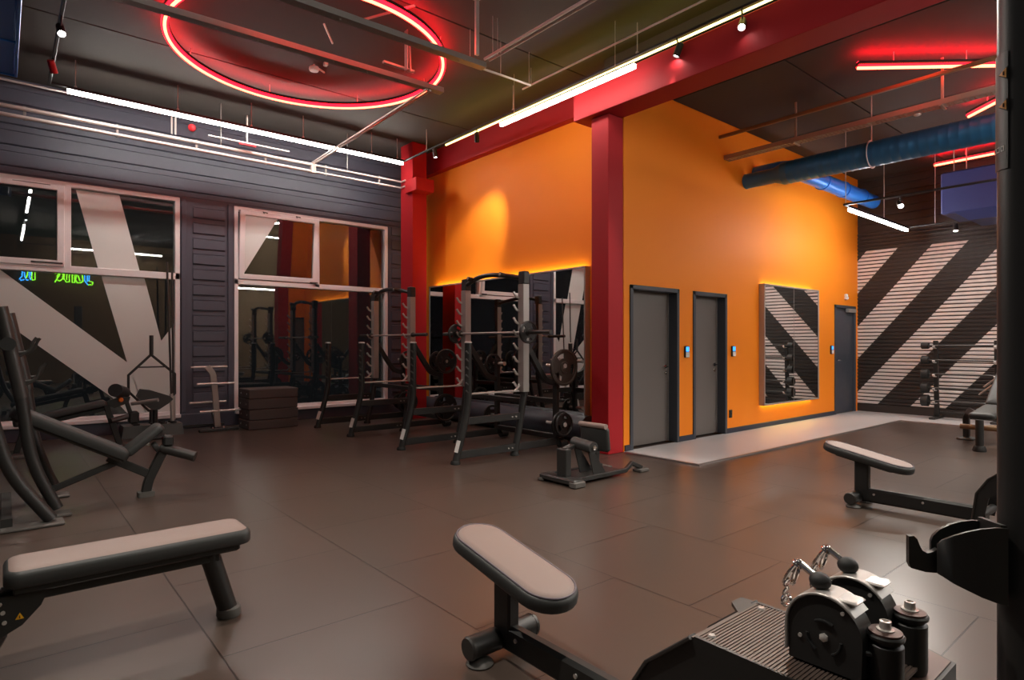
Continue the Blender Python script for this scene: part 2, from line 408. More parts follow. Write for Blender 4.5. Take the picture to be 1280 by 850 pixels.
# tilted sash
piv = Matrix.Translation((0, YF-.0, 2.47)) @ Matrix.Rotation(R(4.2), 4, 'X')
s2 = MB(); frame_rect(s2, 3.06, 4.42, 0, 1.16, .085, -.035, .035, M=piv); sa = s2.build('sash', M_whiteframe, w)
MB().box((3.13, .0, .06), (4.35, .012, 1.1), piv).build('glass_pane', M_glass, sa)
MB().plate('y', [(3.15,1.08),(3.69,1.08),(3.15,.10)], -.006, -.003, piv).build('frosted_film', M_film, sa)
hg = MB()
for x in (3.45, 4.02): hg.tube([(x, -.03, 1.14), (x-.03, -.06, 1.16), (x+.05, -.055, 1.15)], .009, M=piv)
hg.bbox((4.28, -.055, .0), (4.42, -.03, .02), .003, piv); hg.build('sash_fitting', M_powder2, w)
MB().box((W2[0]+.05, yg, W2[2]+.05), (W2[1]-.05, yg+.012, 2.40)).build('glass_pane', M_glass, w)
MB().box((4.45, yg, 2.44), (W2[1]-.05, yg+.012, W2[3]-.05)).build('glass_pane', M_glass, w)
MB().bbox((W2[0], YF-.12, W2[2]-.03), (W2[1], YF+.06, W2[2]+.02), .006).build('sill', M_sill, w)

# ------------------------------------------------------------------ mirrors
def mirror(name, lab, axis, a, c, z0, z1, face, depth, split, bottom):
    if axis == 'x':
        base = (face, (a+c)/2, z0); P_ = lambda u, d, z: (face+d, u, z)
    else:
        base = ((a+c)/2, face, z0); P_ = lambda u, d, z: (u, face+d, z)
    o = empty(name, base, lab, 'mirror', 'backlit wall mirrors')
    MB().box(P_(a+.02, .004, z0+.02), P_(c-.02, .014, z1-.02)).build('mirror_panel', M_mirror, o)
    f = MB()
    for u0, u1, s0, s1 in ((a, a+.028, z0, z1), (c-.028, c, z0, z1), (a, c, z0, z0+.028), (a, c, z1-.028, z1)):
        f.bbox(P_(u0, -.004, s0), P_(u1, (.035 if s1-s0 < .1 else depth), s1), .003)  # side flanges reach the wall, added to block the sideways backlight
    f.build('frame', M_silver, o)
    for sp_ in split: MB().box(P_(sp_-.003, .002, z0+.02), P_(sp_+.003, .006, z1-.02)).build('joint', M_silver, o)
    tag(MB().box(P_(a+.05, .045, z1-.035), P_(c-.12, depth-.006, z1-.02)).build('light_strip', E_back, o), 'glowing warm light strip')
    if bottom: tag(MB().box(P_(a+.05, .045, z0+.02), P_(c-.12, depth-.006, z0+.035)).build('light_strip', E_back, o), 'glowing warm light strip')
    for u in (a+.3, (a+c)/2, c-.3): MB().box(P_(u-.03, .034, z0+.3), P_(u+.03, depth+.0, z1-.3)).build('wall_bracket', M_silver, o)
mirror('wall_mirror', 'long backlit mirror behind the squat racks', 'x', 5.91, 10.01, .32, 2.465, 6.30, .097, (7.3, 8.7), False)
mirror('wall_mirror', 'upright backlit mirror between the second door and the corner door', 'y', 9.33, 11.31, .37, 2.33, YB-.09, .09, (10.35,), True)

# readers, socket, sensor
for i, (x, lab) in enumerate(((7.31, 'card reader between the two near grey doors'), (8.53, 'card reader right of the second grey door'), (12.03, 'card reader beside the far corner door'))):
    o = empty('card_reader', (x, YB, 1.17), lab, 'card reader', 'wall card readers')
    MB().bbox((x-.045, YB-.03, 1.17), (x+.045, YB, 1.33), .005).build('mounting_case', M_powder, o)
    MB().box((x-.035, YB-.033, 1.255), (x+.035, YB-.029, 1.32)).build('screen', M_screen, o)
    tag(MB().bbox((x-.04, YB-.038, 1.175), (x+.04, YB-.028, 1.245), .003).build('keypad', M_white, o), 'white keypad')
o = empty('wall_socket', (8.47, YB, .24), 'black wall socket low on the orange wall', 'socket')
MB().bbox((8.43, YB-.012, .24), (8.51, YB, .36), .003).build('cover_plate', M_rubber, o)
s_ = MB()
for z in (.27, .33): s_.lathe([(.018, 0), (.018, .006)], Matrix.Translation((8.47, YB-.012, z)) @ Matrix.Rotation(R(90), 4, 'X'), 14)
s_.build('outlet', M_powder2, o)
o = MB().bbox((12.62, YB-.05, 2.22), (12.70, YB, 2.34), .012).ball((12.66, YB-.05, 2.26), .025).build('motion_sensor', M_white); tag(o, 'small white sensor above the far door', 'sensor')

# ------------------------------------------------------------------ squat racks
def plate_mesh(r, t=.035):
    "weight plate about local z, three grip slots"
    m = MB(); m.lathe([(r*.90, -t/2), (r, -t/2+.004), (r, t/2-.004), (r*.90, t/2), (r*.86, t/2-.008), (r*.86, -t/2+.008), (r*.90, -t/2)], n=32, caps=False)
    m.lathe([(.026, -t/2), (r*.30, -t/2), (r*.33, -t/4), (r*.33, t/4), (r*.30, t/2), (.026, t/2), (.026, -t/2)], n=24, caps=False)
    N = 36
    for (ra, rb, slots) in ((r*.32, r*.50, False), (r*.50, r*.76, True), (r*.76, r*.88, False)):
        for k in range(N):
            if slots and (k % 12) in (0,1,2,3,4): continue
            a0, a1 = 2*PI*k/N, 2*PI*(k+1)/N; h = t*.22
            q = [(ra*math.cos(a0), ra*math.sin(a0)), (rb*math.cos(a0), rb*math.sin(a0)), (rb*math.cos(a1), rb*math.sin(a1)), (ra*math.cos(a1), ra*math.sin(a1))]
            m.plate('z', q, -h, h)
    return m
_pl = {}
def weight_plate(loc, r, axis='y', label='', group='weight plates on the racks', rot=0, material=None, t=.035):
    key = (r, t, material)
    Mx = Matrix.Rotation(R(90), 4, 'X') if axis == 'y' else Matrix.Rotation(R(90), 4, 'Y')
    if key not in _pl:
        o = plate_mesh(r, t).build('weight_plate', material or M_iron); _pl[key] = o
    else:
        o = _pl[key].copy(); C.objects.link(o)
    o.matrix_world = Matrix.Translation(loc) @ Mx @ Matrix.Rotation(R(rot), 4, 'Z')
    tag(o, label, 'weight plate', group); return o

def squat_rack(name, lab, ya, yb):
    "ya far side, yb near side"
    o = empty(name, (4.5, (ya+yb)/2, 0), lab, 'squat rack', 'squat racks along the long mirror')
    tube_ = rrect(.075, .075, .02, 3)
    for y in (ya, yb):
        leg = MB(); leg.tube([(3.925, y, .02), (4.02, y, .34), (4.10, y, .66), (4.10, y, 1.37)], .042, .25, n=14)
        l_ = leg.build('front_post', M_powder, o)
        for k in range(6): MB().rect([(4.075, y-.04, .80+k*.09), (4.04, y-.04, .83+k*.09)], .012, .02).build('safety_notch', M_powder2, l_)
        MB().lathe([(.044, 0), (.046, .012), (.03, .02)], Matrix.Translation((4.10, y, 1.37)), 16).build('post_cap', M_tape, l_)
        MB().lathe([(.055, 0), (.058, .012), (.047, .04)], Matrix.Translation((3.922, y, 0)), 16).build('rubber_foot', M_rubber, l_)
        MB().rect([(3.905, y-.035, .14), (3.945, y-.035, .27)], .05, .014, up=(0,1,0)).build('sticker', M_tape, l_)
        up_ = MB(); up_.tube([(4.80, y, .02), (4.88, y, .36), (4.95, y, .74)], .042, .2, n=14); up_.bbox((4.915, y-.045, .7), (4.985, y+.045, 2.12), .012)
        u = up_.build('upright', M_powder, o)
        MB().bbox((4.895, y-.05, .77), (4.918, y+.05, 2.1), .004).bbox((4.895, y-.055, .77), (4.99, y-.043, 2.1), .004).build('front_plate', M_silver, u)
        MB().bbox((4.90, y-.058, 2.1), (4.995, y+.055, 2.26), .01).build('upright_cap', M_powder, u)
        for k in range(8):
            z = .8185 + k*.158
            h = MB(); h.rect([(4.90, y+.03, z), (4.85, y+.03, z+.02), (4.808, y+.03, z+.075)], .022, .03)
            h.build('bar_hook', M_steel, u)
        rf = MB().lathe([(.055, 0), (.058, .012), (.047, .04)], Matrix.Translation((4.797, y, 0)), 16).build('rubber_foot', M_rubber, u)
        # side rails
        sr = MB().rect([(4.12, y, .785), (4.86, y, .785)], .035, .022); sr.rect([(4.80, y, .79), (4.86, y, .83), (4.87, y, .87)], .03, .02); tag(sr.build('safety_rail', M_steel, o), 'bright steel safety rail')
        r2 = MB().rect([(4.06, y, .475), (4.90, y, .475)], .045, .085); r2.build('side_rail', M_powder, o)
        r3 = MB().rect([(3.95, y, .10), (5.62, y, .10)], .05, .09)
        r3.build('side_rail', M_powder, o)
        ea = MB()
        for x in (4.74, 4.80): ea.lathe([(.010, 0), (.010, .012)], Matrix.Translation((x, y-.022, .475)) @ Matrix.Rotation(R(90), 4, 'X'), 8).lathe([(.010, 0), (.010, .012)], Matrix.Translation((x-.06, y-.024, .10)) @ Matrix.Rotation(R(90), 4, 'X'), 8)
        ea.build('bolt', M_steel, o)
        MB().tube([(5.54, y-.02, .06), (5.66, y-.02, .06)], .05, n=14).build('rear_foot', M_rubber, o)
        # plate storage post and diagonal brace
        st = MB().rect([(5.50, y, .08), (5.50, y, 1.14)], .07, .06); st.rect([(4.98, y, 1.36), (5.30, y, .90), (5.46, y, .86)], .06, .075, fillet=.08); s_ = st.build('storage_post', M_powder, o)
        dirs = (-1, 1)
        for z in (1.08, .33):
            h = MB().tube([(5.50, y-.17, z), (5.50, y+.17, z)], .022, n=12); h.lathe([(.03,0),(.03,.008)], Matrix.Translation((5.5, y-.165, z)) @ Matrix.Rotation(R(90), 4, 'X'), 12); h.build('plate_peg', M_steel, s_)
    # cross members
    n = 12; pts = []
    for k in range(n+1):
        t = k/n; y = yb+(ya-yb)*t; pts.append((4.95-.10*math.sin(PI*t), y, 2.17+.085*math.sin(PI*t)))
    cb = MB().tube(pts, .035, n=12, ry=.03); cbo = cb.build('crossbar', M_powder, o)
    for t in (.22, .78):
        y = yb+(ya-yb)*t; MB().tube([(4.90, y, 2.22), (4.78, y, 2.235)], .03, n=12).build('pull_up_grip', M_powder2, cbo)
        MB().lathe([(.018, 0), (.016, .008)], Matrix.Translation((4.782, y, 2.235)) @ Matrix.Rotation(R(-90), 4, 'Y'), 12).build('grip_cap', M_steel, cbo)
    for x, z, h in ((5.50, .62, .07), (5.50, .16, .07), (4.93, .66, .06)): MB().rect([(x, ya, z), (x, yb, z)], .05, h).build('crossmember', M_powder, o)
    bk = MB().plate('x', [(yb+.25, .95), (ya-.25, .95), (ya-.30, 1.30), (yb+.30, 1.30)], 5.20, 5.215)
    return o
RA, RB = (9.60, 8.38), (6.90, 5.68)
squat_rack('squat_rack', 'black squat rack near the red column, loaded barbell on its hooks', *RB)
squat_rack('squat_rack', 'black squat rack in front of the window, bare barbell on its hooks', *RA)

def barbell(lab, x, z, y0, y1):
    o = empty('barbell', (x, (y0+y1)/2, z), lab, 'barbell', 'barbells on the squat racks')
    MB().tube([(x, y0+.42, z), (x, y1-.42, z)], .0145, n=12).build('shaft', M_silver, o)
    for s_, y in ((1, y0), (-1, y1)):
        m = MB().tube([(x, y, z), (x, y+s_*.42, z)], .025, n=14); m.lathe([(.036, 0), (.036, .022)], Matrix.Translation((x, y+s_*.41, z)) @ Matrix.Rotation(R(90), 4, 'X'), 16)
        m.build('sleeve', M_powder2, o)
HZB = 1.502
barbell('barbell with a small plate at each end on the near rack', 4.856, HZB, 5.10, 7.32)
barbell('barbell without plates on the rack by the window', 4.856, HZB, 7.78, 9.98)
weight_plate((4.856, 5.49, HZB), .138, label='small plate on the near end of the loaded barbell', rot=10)
weight_plate((4.856, 7.0, HZB), .138, label='small plate on the window end of the loaded barbell', rot=40)
weight_plate((5.50, 5.53, 1.06), .235, label='big brown plate high on the near rack', material=M_ironb, rot=205)
weight_plate((5.50, 5.58, .33), .165, label='inner of two plates low on the near rack', t=.035, rot=15)
weight_plate((5.50, 5.53, .33), .15, label='outer of two plates low on the near rack', t=.03, rot=60)
weight_plate((5.50, 7.03, .33), .14, label='plate low on the far side of the near rack', t=.03, rot=60)
weight_plate((5.50, 6.99, 1.08), .14, label='plate high on the far side of the near rack', t=.03, rot=60)
weight_plate((5.50, 8.25, .33), .225, label='big plate low on the window rack', rot=90)
weight_plate((5.50, 8.22, 1.08), .20, label='large plate high on the window rack', rot=20)
weight_plate((5.50, 8.48, 1.08), .16, label='plate behind the post high on the window rack', rot=70)
weight_plate((5.50, 9.45, 1.08), .16, label='plate high on the far side of the window rack', rot=70)
weight_plate((5.50, 9.45, .33), .20, label='plate low on the far side of the window rack', rot=70)
# extra arm with small plate
weight_plate((5.50, 9.72, .33), .14, label='small plate low beside the red pier', rot=10)
# dark padded roll lying along the mirror
o = MB().tube([(6.17, 5.72, .187), (6.17, 9.9, .187)], .185, n=28).build('padded_roll', M_rollblue, smooth=50); tag(o, 'long dark padded roll lying under the mirror', 'roll')

# ------------------------------------------------------------------ seated row machines
def text_mesh(s, size, M, name, mtl, parent, depth=.0006):
    cu = bpy.data.curves.new('t', 'FONT'); cu.body = s; cu.size = size; cu.extrude = depth; cu.align_x = 'CENTER'; cu.align_y = 'CENTER'
    ob = bpy.data.objects.new('t', cu); C.objects.link(ob); dg = bpy.context.evaluated_depsgraph_get()
    me = bpy.data.meshes.new_from_object(ob.evaluated_get(dg)); bpy.data.objects.remove(ob)
    off = Vector(parent['_base']) if parent is not None else Vector((0,0,0))
    for v in me.vertices: v.co = (M @ v.co) - off
    me.materials.clear(); me.materials.append(mtl)
    o = bpy.data.objects.new(name, me); C.objects.link(o)
    if parent is not None: o.parent = parent; o['_base'] = parent['_base']
    return o

def row_machine(x0, yp, lab, detail):
    o = empty('row_machine', (x0, yp, 0), lab, 'exercise machine', 'seated row machines')
    tilt = R(11.2)
    Mx = Matrix.Translation((x0, yp-.03, .375)) @ Matrix.Rotation(tilt, 4, 'X') @ Matrix.Rotation(R(90), 4, 'Z')
    sp = MB(); L, W, T = .70, .265, .068
    rings = pad_rings(L, W, T, .13, .004); 
    sp.loft(rings[:6], Mx); s_ = sp.build('seat_pad', M_vinylpad, o, smooth=50)
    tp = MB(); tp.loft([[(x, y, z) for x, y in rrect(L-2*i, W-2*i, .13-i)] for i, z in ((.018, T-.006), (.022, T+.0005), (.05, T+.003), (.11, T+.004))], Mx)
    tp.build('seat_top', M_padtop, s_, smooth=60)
    pp = MB(); rr = rrect(L-.030, W-.030, .115, 8); pp.tube([(*p, T-.002) for p in rr]+[(*rr[0], T-.002)], .004, n=6, M=Mx); pp.build('piping', M_padpipe, s_)
    MB().plate('z', rrect(.45, .18, .03), -.012, 0.002, Mx).build('seat_board', M_powder, s_)
    ps = MB().bbox((x0-.032, yp-.055, .1), (x0+.032, yp+.055, .395), .01); ps.build('seat_post', M_powder, o)
    cb = MB().tube([(x0-.17, yp+.03, .075), (x0+.17, yp+.03, .075)], .048, n=18)
    c_ = cb.build('floor_crossbar', M_powder, o)
    for s in (-1, 1):
        MB().lathe([(.05, 0), (.05, .012), (.044, .02)], Matrix.Translation((x0+s*.168, yp+.03, .075)) @ Matrix.Rotation(R(90*s), 4, 'Y'), 18).build('end_cap', M_powder2, c_)
        MB().lathe([(.055, 0), (.06, .006), (.055, .014), (.02, .03)], Matrix.Translation((x0+s*.13, yp+.02, 0)), 18).build('rubber_foot', M_cap, c_)
    yt = yp-.80
    mt = MB().rect([(x0, yp+.02, .095), (x0, yt, .095)], .062, .115, c=.02); mt.build('main_tube', M_powder, o)
    MB().bbox((x0-.05, yt-.05, .0), (x0+.05, yt+.06, .035), .008).tube([(x0-.05, yt-.01, .07), (x0+.05, yt-.01, .07)], .045, n=16).build('tube_end', M_cap, o)
    b_ = MB()
    for y in (yp-.1, yp-.45): b_.lathe([(.009, 0), (.009, .006)], Matrix.Translation((x0-.031, y, .11)) @ Matrix.Rotation(R(-90), 4, 'Y'), 10)
    b_.build('bolt', M_steel, o)
    # swan-neck side plates carrying the foot plate
    for s in (-1, 1):
        xx = x0 + s*.175
        q = [(yp-1.05, .52), (yp-.90, .40), (yp-.83, .29), (yp-.80, .06), (yp-.86, .06), (yp-.90, .26), (yp-1.02, .36), (yp-1.14, .40), (yp-1.30, .42), (yp-1.42, .36), (yp-1.50, .36), (yp-1.50, .525), (yp-1.06, .53)]
        MB().plate('x', q, xx-.006, xx+.006).build('side_bracket', M_powder, o)
        MB().rect([(xx, yp-1.05, .525), (xx, yp-.895, .395), (xx, yp-.825, .28), (xx, yp-.80, .08)], .035, .012).build('bracket_flange', M_powder2, o)
    MB().tube([(x0-.18, yp-.85, .12), (x0+.18, yp-.85, .12)], .03, n=12).build('brace', M_powder, o)
    fp = MB(); fp.box((x0-.18, yp-1.52, .518), (x0+.18, yp-1.05, .526))
    n = 44
    for k in range(n):
        y = yp-1.06-.455*k/n; fp.box((x0-.178, y-.0062, .526), (x0+.178, y, .5285))
    fpo = fp.build('foot_plate', M_grey, o)
    sc = MB()
    for dx in (-.14, .14): sc.lathe([(.012, .529), (.009, .534)], Matrix.Translation((x0+dx, yp-1.09, 0)), 12)
    sc.build('screw', M_steel, fpo)
    MB().plate('z', [(x0+.12, yp-1.0), (x0+.18, yp-1.0), (x0+.18, yp-1.06), (x0+.06, yp-1.06)], .515, .527).build('guard', M_powder, o)
    if not detail: return o
    # two pulley housings
    for k, (xa, lab2) in enumerate(((1.60, None), (1.775, None))):
        yc0, yc1, za, zt = .585, .765, .535, .715
        prof = []
        for t in range(0, 13):
            a = R(180 - 15*t); prof.append((.675+.09*math.cos(a), .625+.092*math.sin(a)))
        prof = [(.585, .575), (.585, za+.02)][::1] + [(.60, za), (.765, za)] + [(.765, .625)] + [(p[0], p[1]) for p in prof[::-1]][0:0]
        arch = [(.675+.09*math.cos(R(a)), .625+.092*math.sin(R(a))) for a in range(0, 181, 12)]
        q = [(.588, za), (.765, za)] + arch
        hs = MB().plate('x', q, xa, xa+.07); h = hs.build('pulley_housing', M_powder, o)
        ar = [(xa+.035, .675+.096*math.cos(R(a)), .625+.098*math.sin(R(a))) for a in range(0, 150, 10)]
        rim = MB().rect([(xa+.035, .771, za+.02)]+ar, .007, .085, up=(1,0,0)); tag(rim.build('guard_band', M_silver, h), 'metal band over the pulley housing')
        pr = [(xa-.003, .675+.062*math.cos(R(a)), .62+.064*math.sin(R(a))) for a in (range(60, 121, 10))]
        for s0 in (60, 180, 300):
            MB().rect([(xa-.001, .675+.042*math.cos(R(s0+d)), .615+.042*math.sin(R(s0+d))) for d in range(0, 61, 10)], .006, .012, up=(1,0,0)).build('arc_slot', M_gap, h)
        bl = MB().lathe([(.011, 0), (.011, .006), (.006, .009)], Matrix.Translation((xa, .675, .615)) @ Matrix.Rotation(R(-90), 4, 'Y'), 6)
        for y, z in ((.735, .60), (.63, .69)): bl.lathe([(.005, 0), (.005, .004)], Matrix.Translation((xa, y, z)) @ Matrix.Rotation(R(-90), 4, 'Y'), 10)
        tag(bl.build('bolt', M_steel, h), 'steel bolt')
        # rubber stopper, link and hanging carabiners
        bx = xa+.035
        MB().ball((bx, .70, .742), .024, 14, (1, 1.15, .95)).build('cable_stopper', M_rubber, h)
        cp = MB().tube([(bx, .712, .75), (bx, .755, .775)], .0085, n=10); cp.ball((bx, .755, .775), .010)
        def ring_(c, ra, rb, u, v, r=.0042):
            P2 = [Vector(c)+Vector(u)*ra*math.cos(2*PI*i/14)+Vector(v)*rb*math.sin(2*PI*i/14) for i in range(15)]
            cp.tube(P2, r, n=6)
        ring_((bx, .757, .770), .012, .012, (0, .8, .6), (1, 0, 0), .0045)
        ring_((bx-.004, .778, .742), .012, .034, (1, 0, 0), (0, .5, -.86))
        ring_((bx+.012, .770, .735), .010, .03, (.7, .7, 0), (0, .3, -.95))
        for j in range(5): ring_((bx+(j % 2)*.006, .789+.001*j, .712-.012*j), .009, .011, (1, .3*(j % 2), 0), (0, .4-.6*(j % 2), -.8))
        ring_((bx+.006, .792, .660), .012, .016, (0, 1, 0), (.5, 0, .8), .004)
        tag(cp.build('carabiner', M_chrome, h), 'chrome carabiner chain')
        MB().bbox((bx-.03, .60, .712), (bx+.03, .675, .722), .004).build('cover_clip', M_steel, h)
        # spool behind with cap screw
        sx_ = xa+.062; sy = .556
        sp = MB().lathe([(.038, .50), (.040, .51), (.040, .625), (.033, .63), (.033, .637), (.042, .64), (.043, .647), (.040, .651)], Matrix.Translation((sx_, sy, 0)), 24)
        so = sp.build('swivel_spool', M_powder, o)
        wsh = MB().lathe([(.037, .651), (.037, .656), (.020, .658)], Matrix.Translation((sx_, sy, 0)), 24); wsh.build('washer', M_cop, so)
        bt = MB().lathe([(.020, .657), (.020, .661), (.013, .662), (.013, .680), (.008, .681), (.008, .673)], Matrix.Translation((sx_, sy, 0)), 16); tag(bt.build('cap_screw', M_steel, so), 'steel cap screw')
        MB().rect([(sx_-.02, .60, .60), (sx_, .55, .60)], .05, .012).build('swivel_arm', M_powder, so)
    blk = MB().plate('z', [(1.60, .62), (1.60, .49), (1.98, .49), (2.025, .585), (2.01, .61), (1.83, .665)], .40, .495); blk.build('pulley_base', M_powder, o)
    MB().plate('z', [(1.61, .61), (1.61, .50), (1.972, .50), (2.014, .585), (2.0, .603), (1.83, .655)], .495, .499).build('base_cover', M_cop, o)
    br = MB().rect([(1.70, .50, .47), (1.70, .50, .06)], .08, .08); br.build('base_post', M_powder, o)
    nb = MB()
    for x, y in ((1.90, .60), (1.83, .57)):
        nb.lathe([(.030, .499), (.030, .512), (.011, .513), (.011, .535), (.006, .535)], Matrix.Translation((x, y, 0)), 16)
    nb.bbox((1.95, .585, .56), (1.985, .61, .60), .003).bbox((1.77, .57, .50), (1.83, .585, .545), .003); nb.build('cable_clamp', M_powder2, o)
    MB().tube([(1.615, .60, .535), (1.60, .585, .42), (1.60, .50, .10)], .004, n=6).build('cable', M_rubber, o)
    # cable tower
    tw = MB(); tw.plate('z', [(1.674+x, .258+y) for x, y in rrect(.20, .14, .045, 8)], .02, 2.45); t = tw.build('tower_column', M_powder, o, smooth=50)
    MB().plate('z', [(1.674+x, .258+y) for x, y in rrect(.30, .26, .03, 4)], 0, .03).build('tower_foot', M_powder, o)
    return o
row_machine(1.685, 2.05, 'row machine with chrome pulleys, ribbed footplate and black cable tower', True)
row_machine(5.575, 2.04, 'row machine with tilted seat pad standing near the grey walkway', False)

tower_base = [x for x in bpy.data.objects if x.name.startswith('tower_column')][0]
# stickers on the tower (curved corner, left edge)
def on_tower(s_off, z):
    "point on the rounded +y,-x corner; s_off 0..1 along the arc"
    a = R(180 - 90*s_off); cx_, cy_ = 1.674-.10+.045, .258+.07-.045
    return Vector((cx_+.0458*math.cos(a), cy_+.0458*math.sin(a), z)), Vector((math.cos(a), math.sin(a), 0))
def tower_patch(name, s0, s1, z0, z1, mtl, off=.0, tri=False):
    m = MB(); n = 8; rings = []
    for k in range(n+1):
        s_ = s0+(s1-s0)*k/n; p, nn = on_tower(s_, 0); p = p+nn*off
        h = (z1-z0)/2; zc = (z0+z1)/2
        hh = h*(k/n) if tri else h
        hh = max(hh, .0005)
        rings.append([(p.x, p.y, zc-hh), (p.x, p.y, zc+hh), (p.x+nn.x*.0008, p.y+nn.y*.0008, zc+hh), (p.x+nn.x*.0008, p.y+nn.y*.0008, zc-hh)])
    m.loft(rings); o = m.build(name, mtl, tower_base); return o
zz = lambda py, d=1.275: CH + (HZ-py)*d/FPX
tower_patch('sticker_strip', .90, .26, zz(215), zz(72), M_diff, .0008)
for a, c in ((118, 93), (145, 119)):
    pass
for pc in (99, 138):
    tag(tower_patch('warning_sticker', .52, .255, zz(pc+8), zz(pc-8), M_gap, .0025, True), 'orange warning triangle')
    tag(tower_patch('warning_sticker', .47, .275, zz(pc+6), zz(pc-6), M_orangew, .0045, True), 'orange warning triangle')
    tower_patch('warning_sticker', .345, .315, zz(pc+2.4), zz(pc-2.4), M_gap, .0060)
tower_patch('logo_plate', .90, .30, zz(205), zz(180), M_powder2, .001)
for s0, s1 in ((.80, .66), (.62, .50), (.46, .36)):
    tower_patch('logo_letter', s0, s1, zz(193), zz(186.5), M_letter, .002)
    tower_patch('logo_letter', s0-.03, s1+.03, zz(191.6), zz(188), M_diff, .003)

# plastic hook holder on the tower: curved shell with an up-turned hook
hk = empty('handle_holder', (1.60, .36, .80), 'black plastic hook holder fixed to the cable tower', 'holder')
H0 = Vector((1.578, .325)); H1 = Vector((1.478, .452))     # plan line from the tower outwards
def hp(t, z, off=0):
    d = (H1-H0); n = Vector((-d.y, d.x)).normalized(); p = H0+d*t+n*off
    return (p.x, p.y, z)
zt = lambda px_, py: CH + (HZ-py)*1.27/FPX
prof = [(0.0, 657, 743), (.12, 656, 741), (.28, 658, 736), (.42, 662, 730), (.56, 668, 724), (.66, 675, 718), (.70, 681, 716)]
m = MB(); 
rings = []
for t, a, c in prof:
    bulge = .040*math.sqrt(max(0, 1-(t/.74)**2))+.004
    za, zc = zt(0, a), zt(0, c)
    rings.append([hp(t, za, -bulge-.0), hp(t, zc, -bulge), hp(t, zc, -bulge+.008), hp(t, za, -bulge+.008)])
m.loft(rings)
rings = []
for t, a, c in prof:
    bulge = .040*math.sqrt(max(0, 1-(t/.74)**2))+.004
    za, zc = zt(0, a), zt(0, c)
    rings.append([hp(t, za+.010*(1-t), bulge), hp(t, zc, bulge), hp(t, zc, bulge+.006), hp(t, za+.010*(1-t), bulge+.006)])
m.loft(rings); m.build('cradle_shell', M_powder, hk, smooth=60)
m = MB()
hook = [(.66, 688), (.72, 692), (.78, 694), (.84, 691), (.875, 684), (.90, 677), (.94, 673), (1.0, 674), (1.0, 708), (.975, 714), (.80, 718), (.66, 718)]
q1 = [hp(t, zt(0, y), -.007) for t, y in hook]; q2 = [hp(t, zt(0, y), .007) for t, y in hook]
m.loft([q1, q2]); m.build('hook', M_powder, hk)
m = MB(); m.loft([[hp(0, zt(0, 652), -.044), hp(0, zt(0, 743), -.044), hp(0, zt(0, 743), .045), hp(0, zt(0, 648), .045)], [hp(.06, zt(0, 652), -.042), hp(.06, zt(0, 743), -.042), hp(.06, zt(0, 743), .043), hp(.06, zt(0, 648), .043)]])
m.build('mounting_plate', M_powder, hk)

# ------------------------------------------------------------------ flat bench, lower left
fb = empty('flat_bench', (.45, 3.2, 0), 'flat bench with long taupe pad and yellow warning sticker', 'bench')
Mx = Matrix.Translation((.465, 3.195, .395))
m = MB(); m.loft(pad_rings(.93, .275, .075, .055, .006)[:6], Mx); p = m.build('seat_pad', M_vinylpad, fb, smooth=50)
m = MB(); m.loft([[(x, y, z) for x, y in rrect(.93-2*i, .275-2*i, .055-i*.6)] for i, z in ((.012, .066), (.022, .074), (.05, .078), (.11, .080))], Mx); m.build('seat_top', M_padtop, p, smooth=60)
MB().bbox((.03, 3.09, .365), (.88, 3.30, .40), .008).build('pad_board', M_powder, fb)
MB().rect([(-.1, 3.195, .34), (.80, 3.195, .34)], .08, .055).build('frame_tube', M_powder, fb)
MB().tube([(.765, 3.195, .35), (.865, 3.245, .03)], .045, n=18).build('leg', M_powder, fb)
MB().lathe([(.052, 0), (.058, .01), (.056, .045), (.047, .055)], Matrix.Translation((.868, 3.247, 0)), 20).build('rubber_foot', M_cap, fb)
m = MB(); m.plate('y', [(-.16, .36), (.145, .36), (.12, .30), (.06, .235), (-.02, .195), (-.16, .185)], 3.125, 3.14); m.plate('y', [(-.16, .36), (.145, .36), (.12, .30), (.06, .235), (-.02, .195), (-.16, .185)], 3.25, 3.265)
m.build('adjuster_plate', M_powder, fb)
m = MB()
for x, z in ((.0, .30), (-.01, .335), (.005, .26)): m.lathe([(.008, 0), (.008, .006)], Matrix.Translation((x, 3.125, z)) @ Matrix.Rotation(R(90), 4, 'X'), 10)
m.build('bolt', M_steel, fb)
m = MB(); m.plate('y', [(.038, .262), (.066, .262), (.052, .287)], 3.122, 3.125); tag(m.build('warning_sticker', M_yellow, fb), 'yellow warning triangle')
m = MB(); m.plate('y', [(.050, .266), (.054, .266), (.053, .277), (.051, .277)], 3.1205, 3.1222); m.build('warning_mark', M_gap, fb)
MB().tube([(-.02, 3.195, .20), (-.10, 3.195, .05)], .04, n=14).build('leg', M_powder, fb)
MB().tube([(-.10, 2.98, .05), (-.10, 3.41, .05)], .05, n=16).build('floor_crossbar', M_cap, fb)

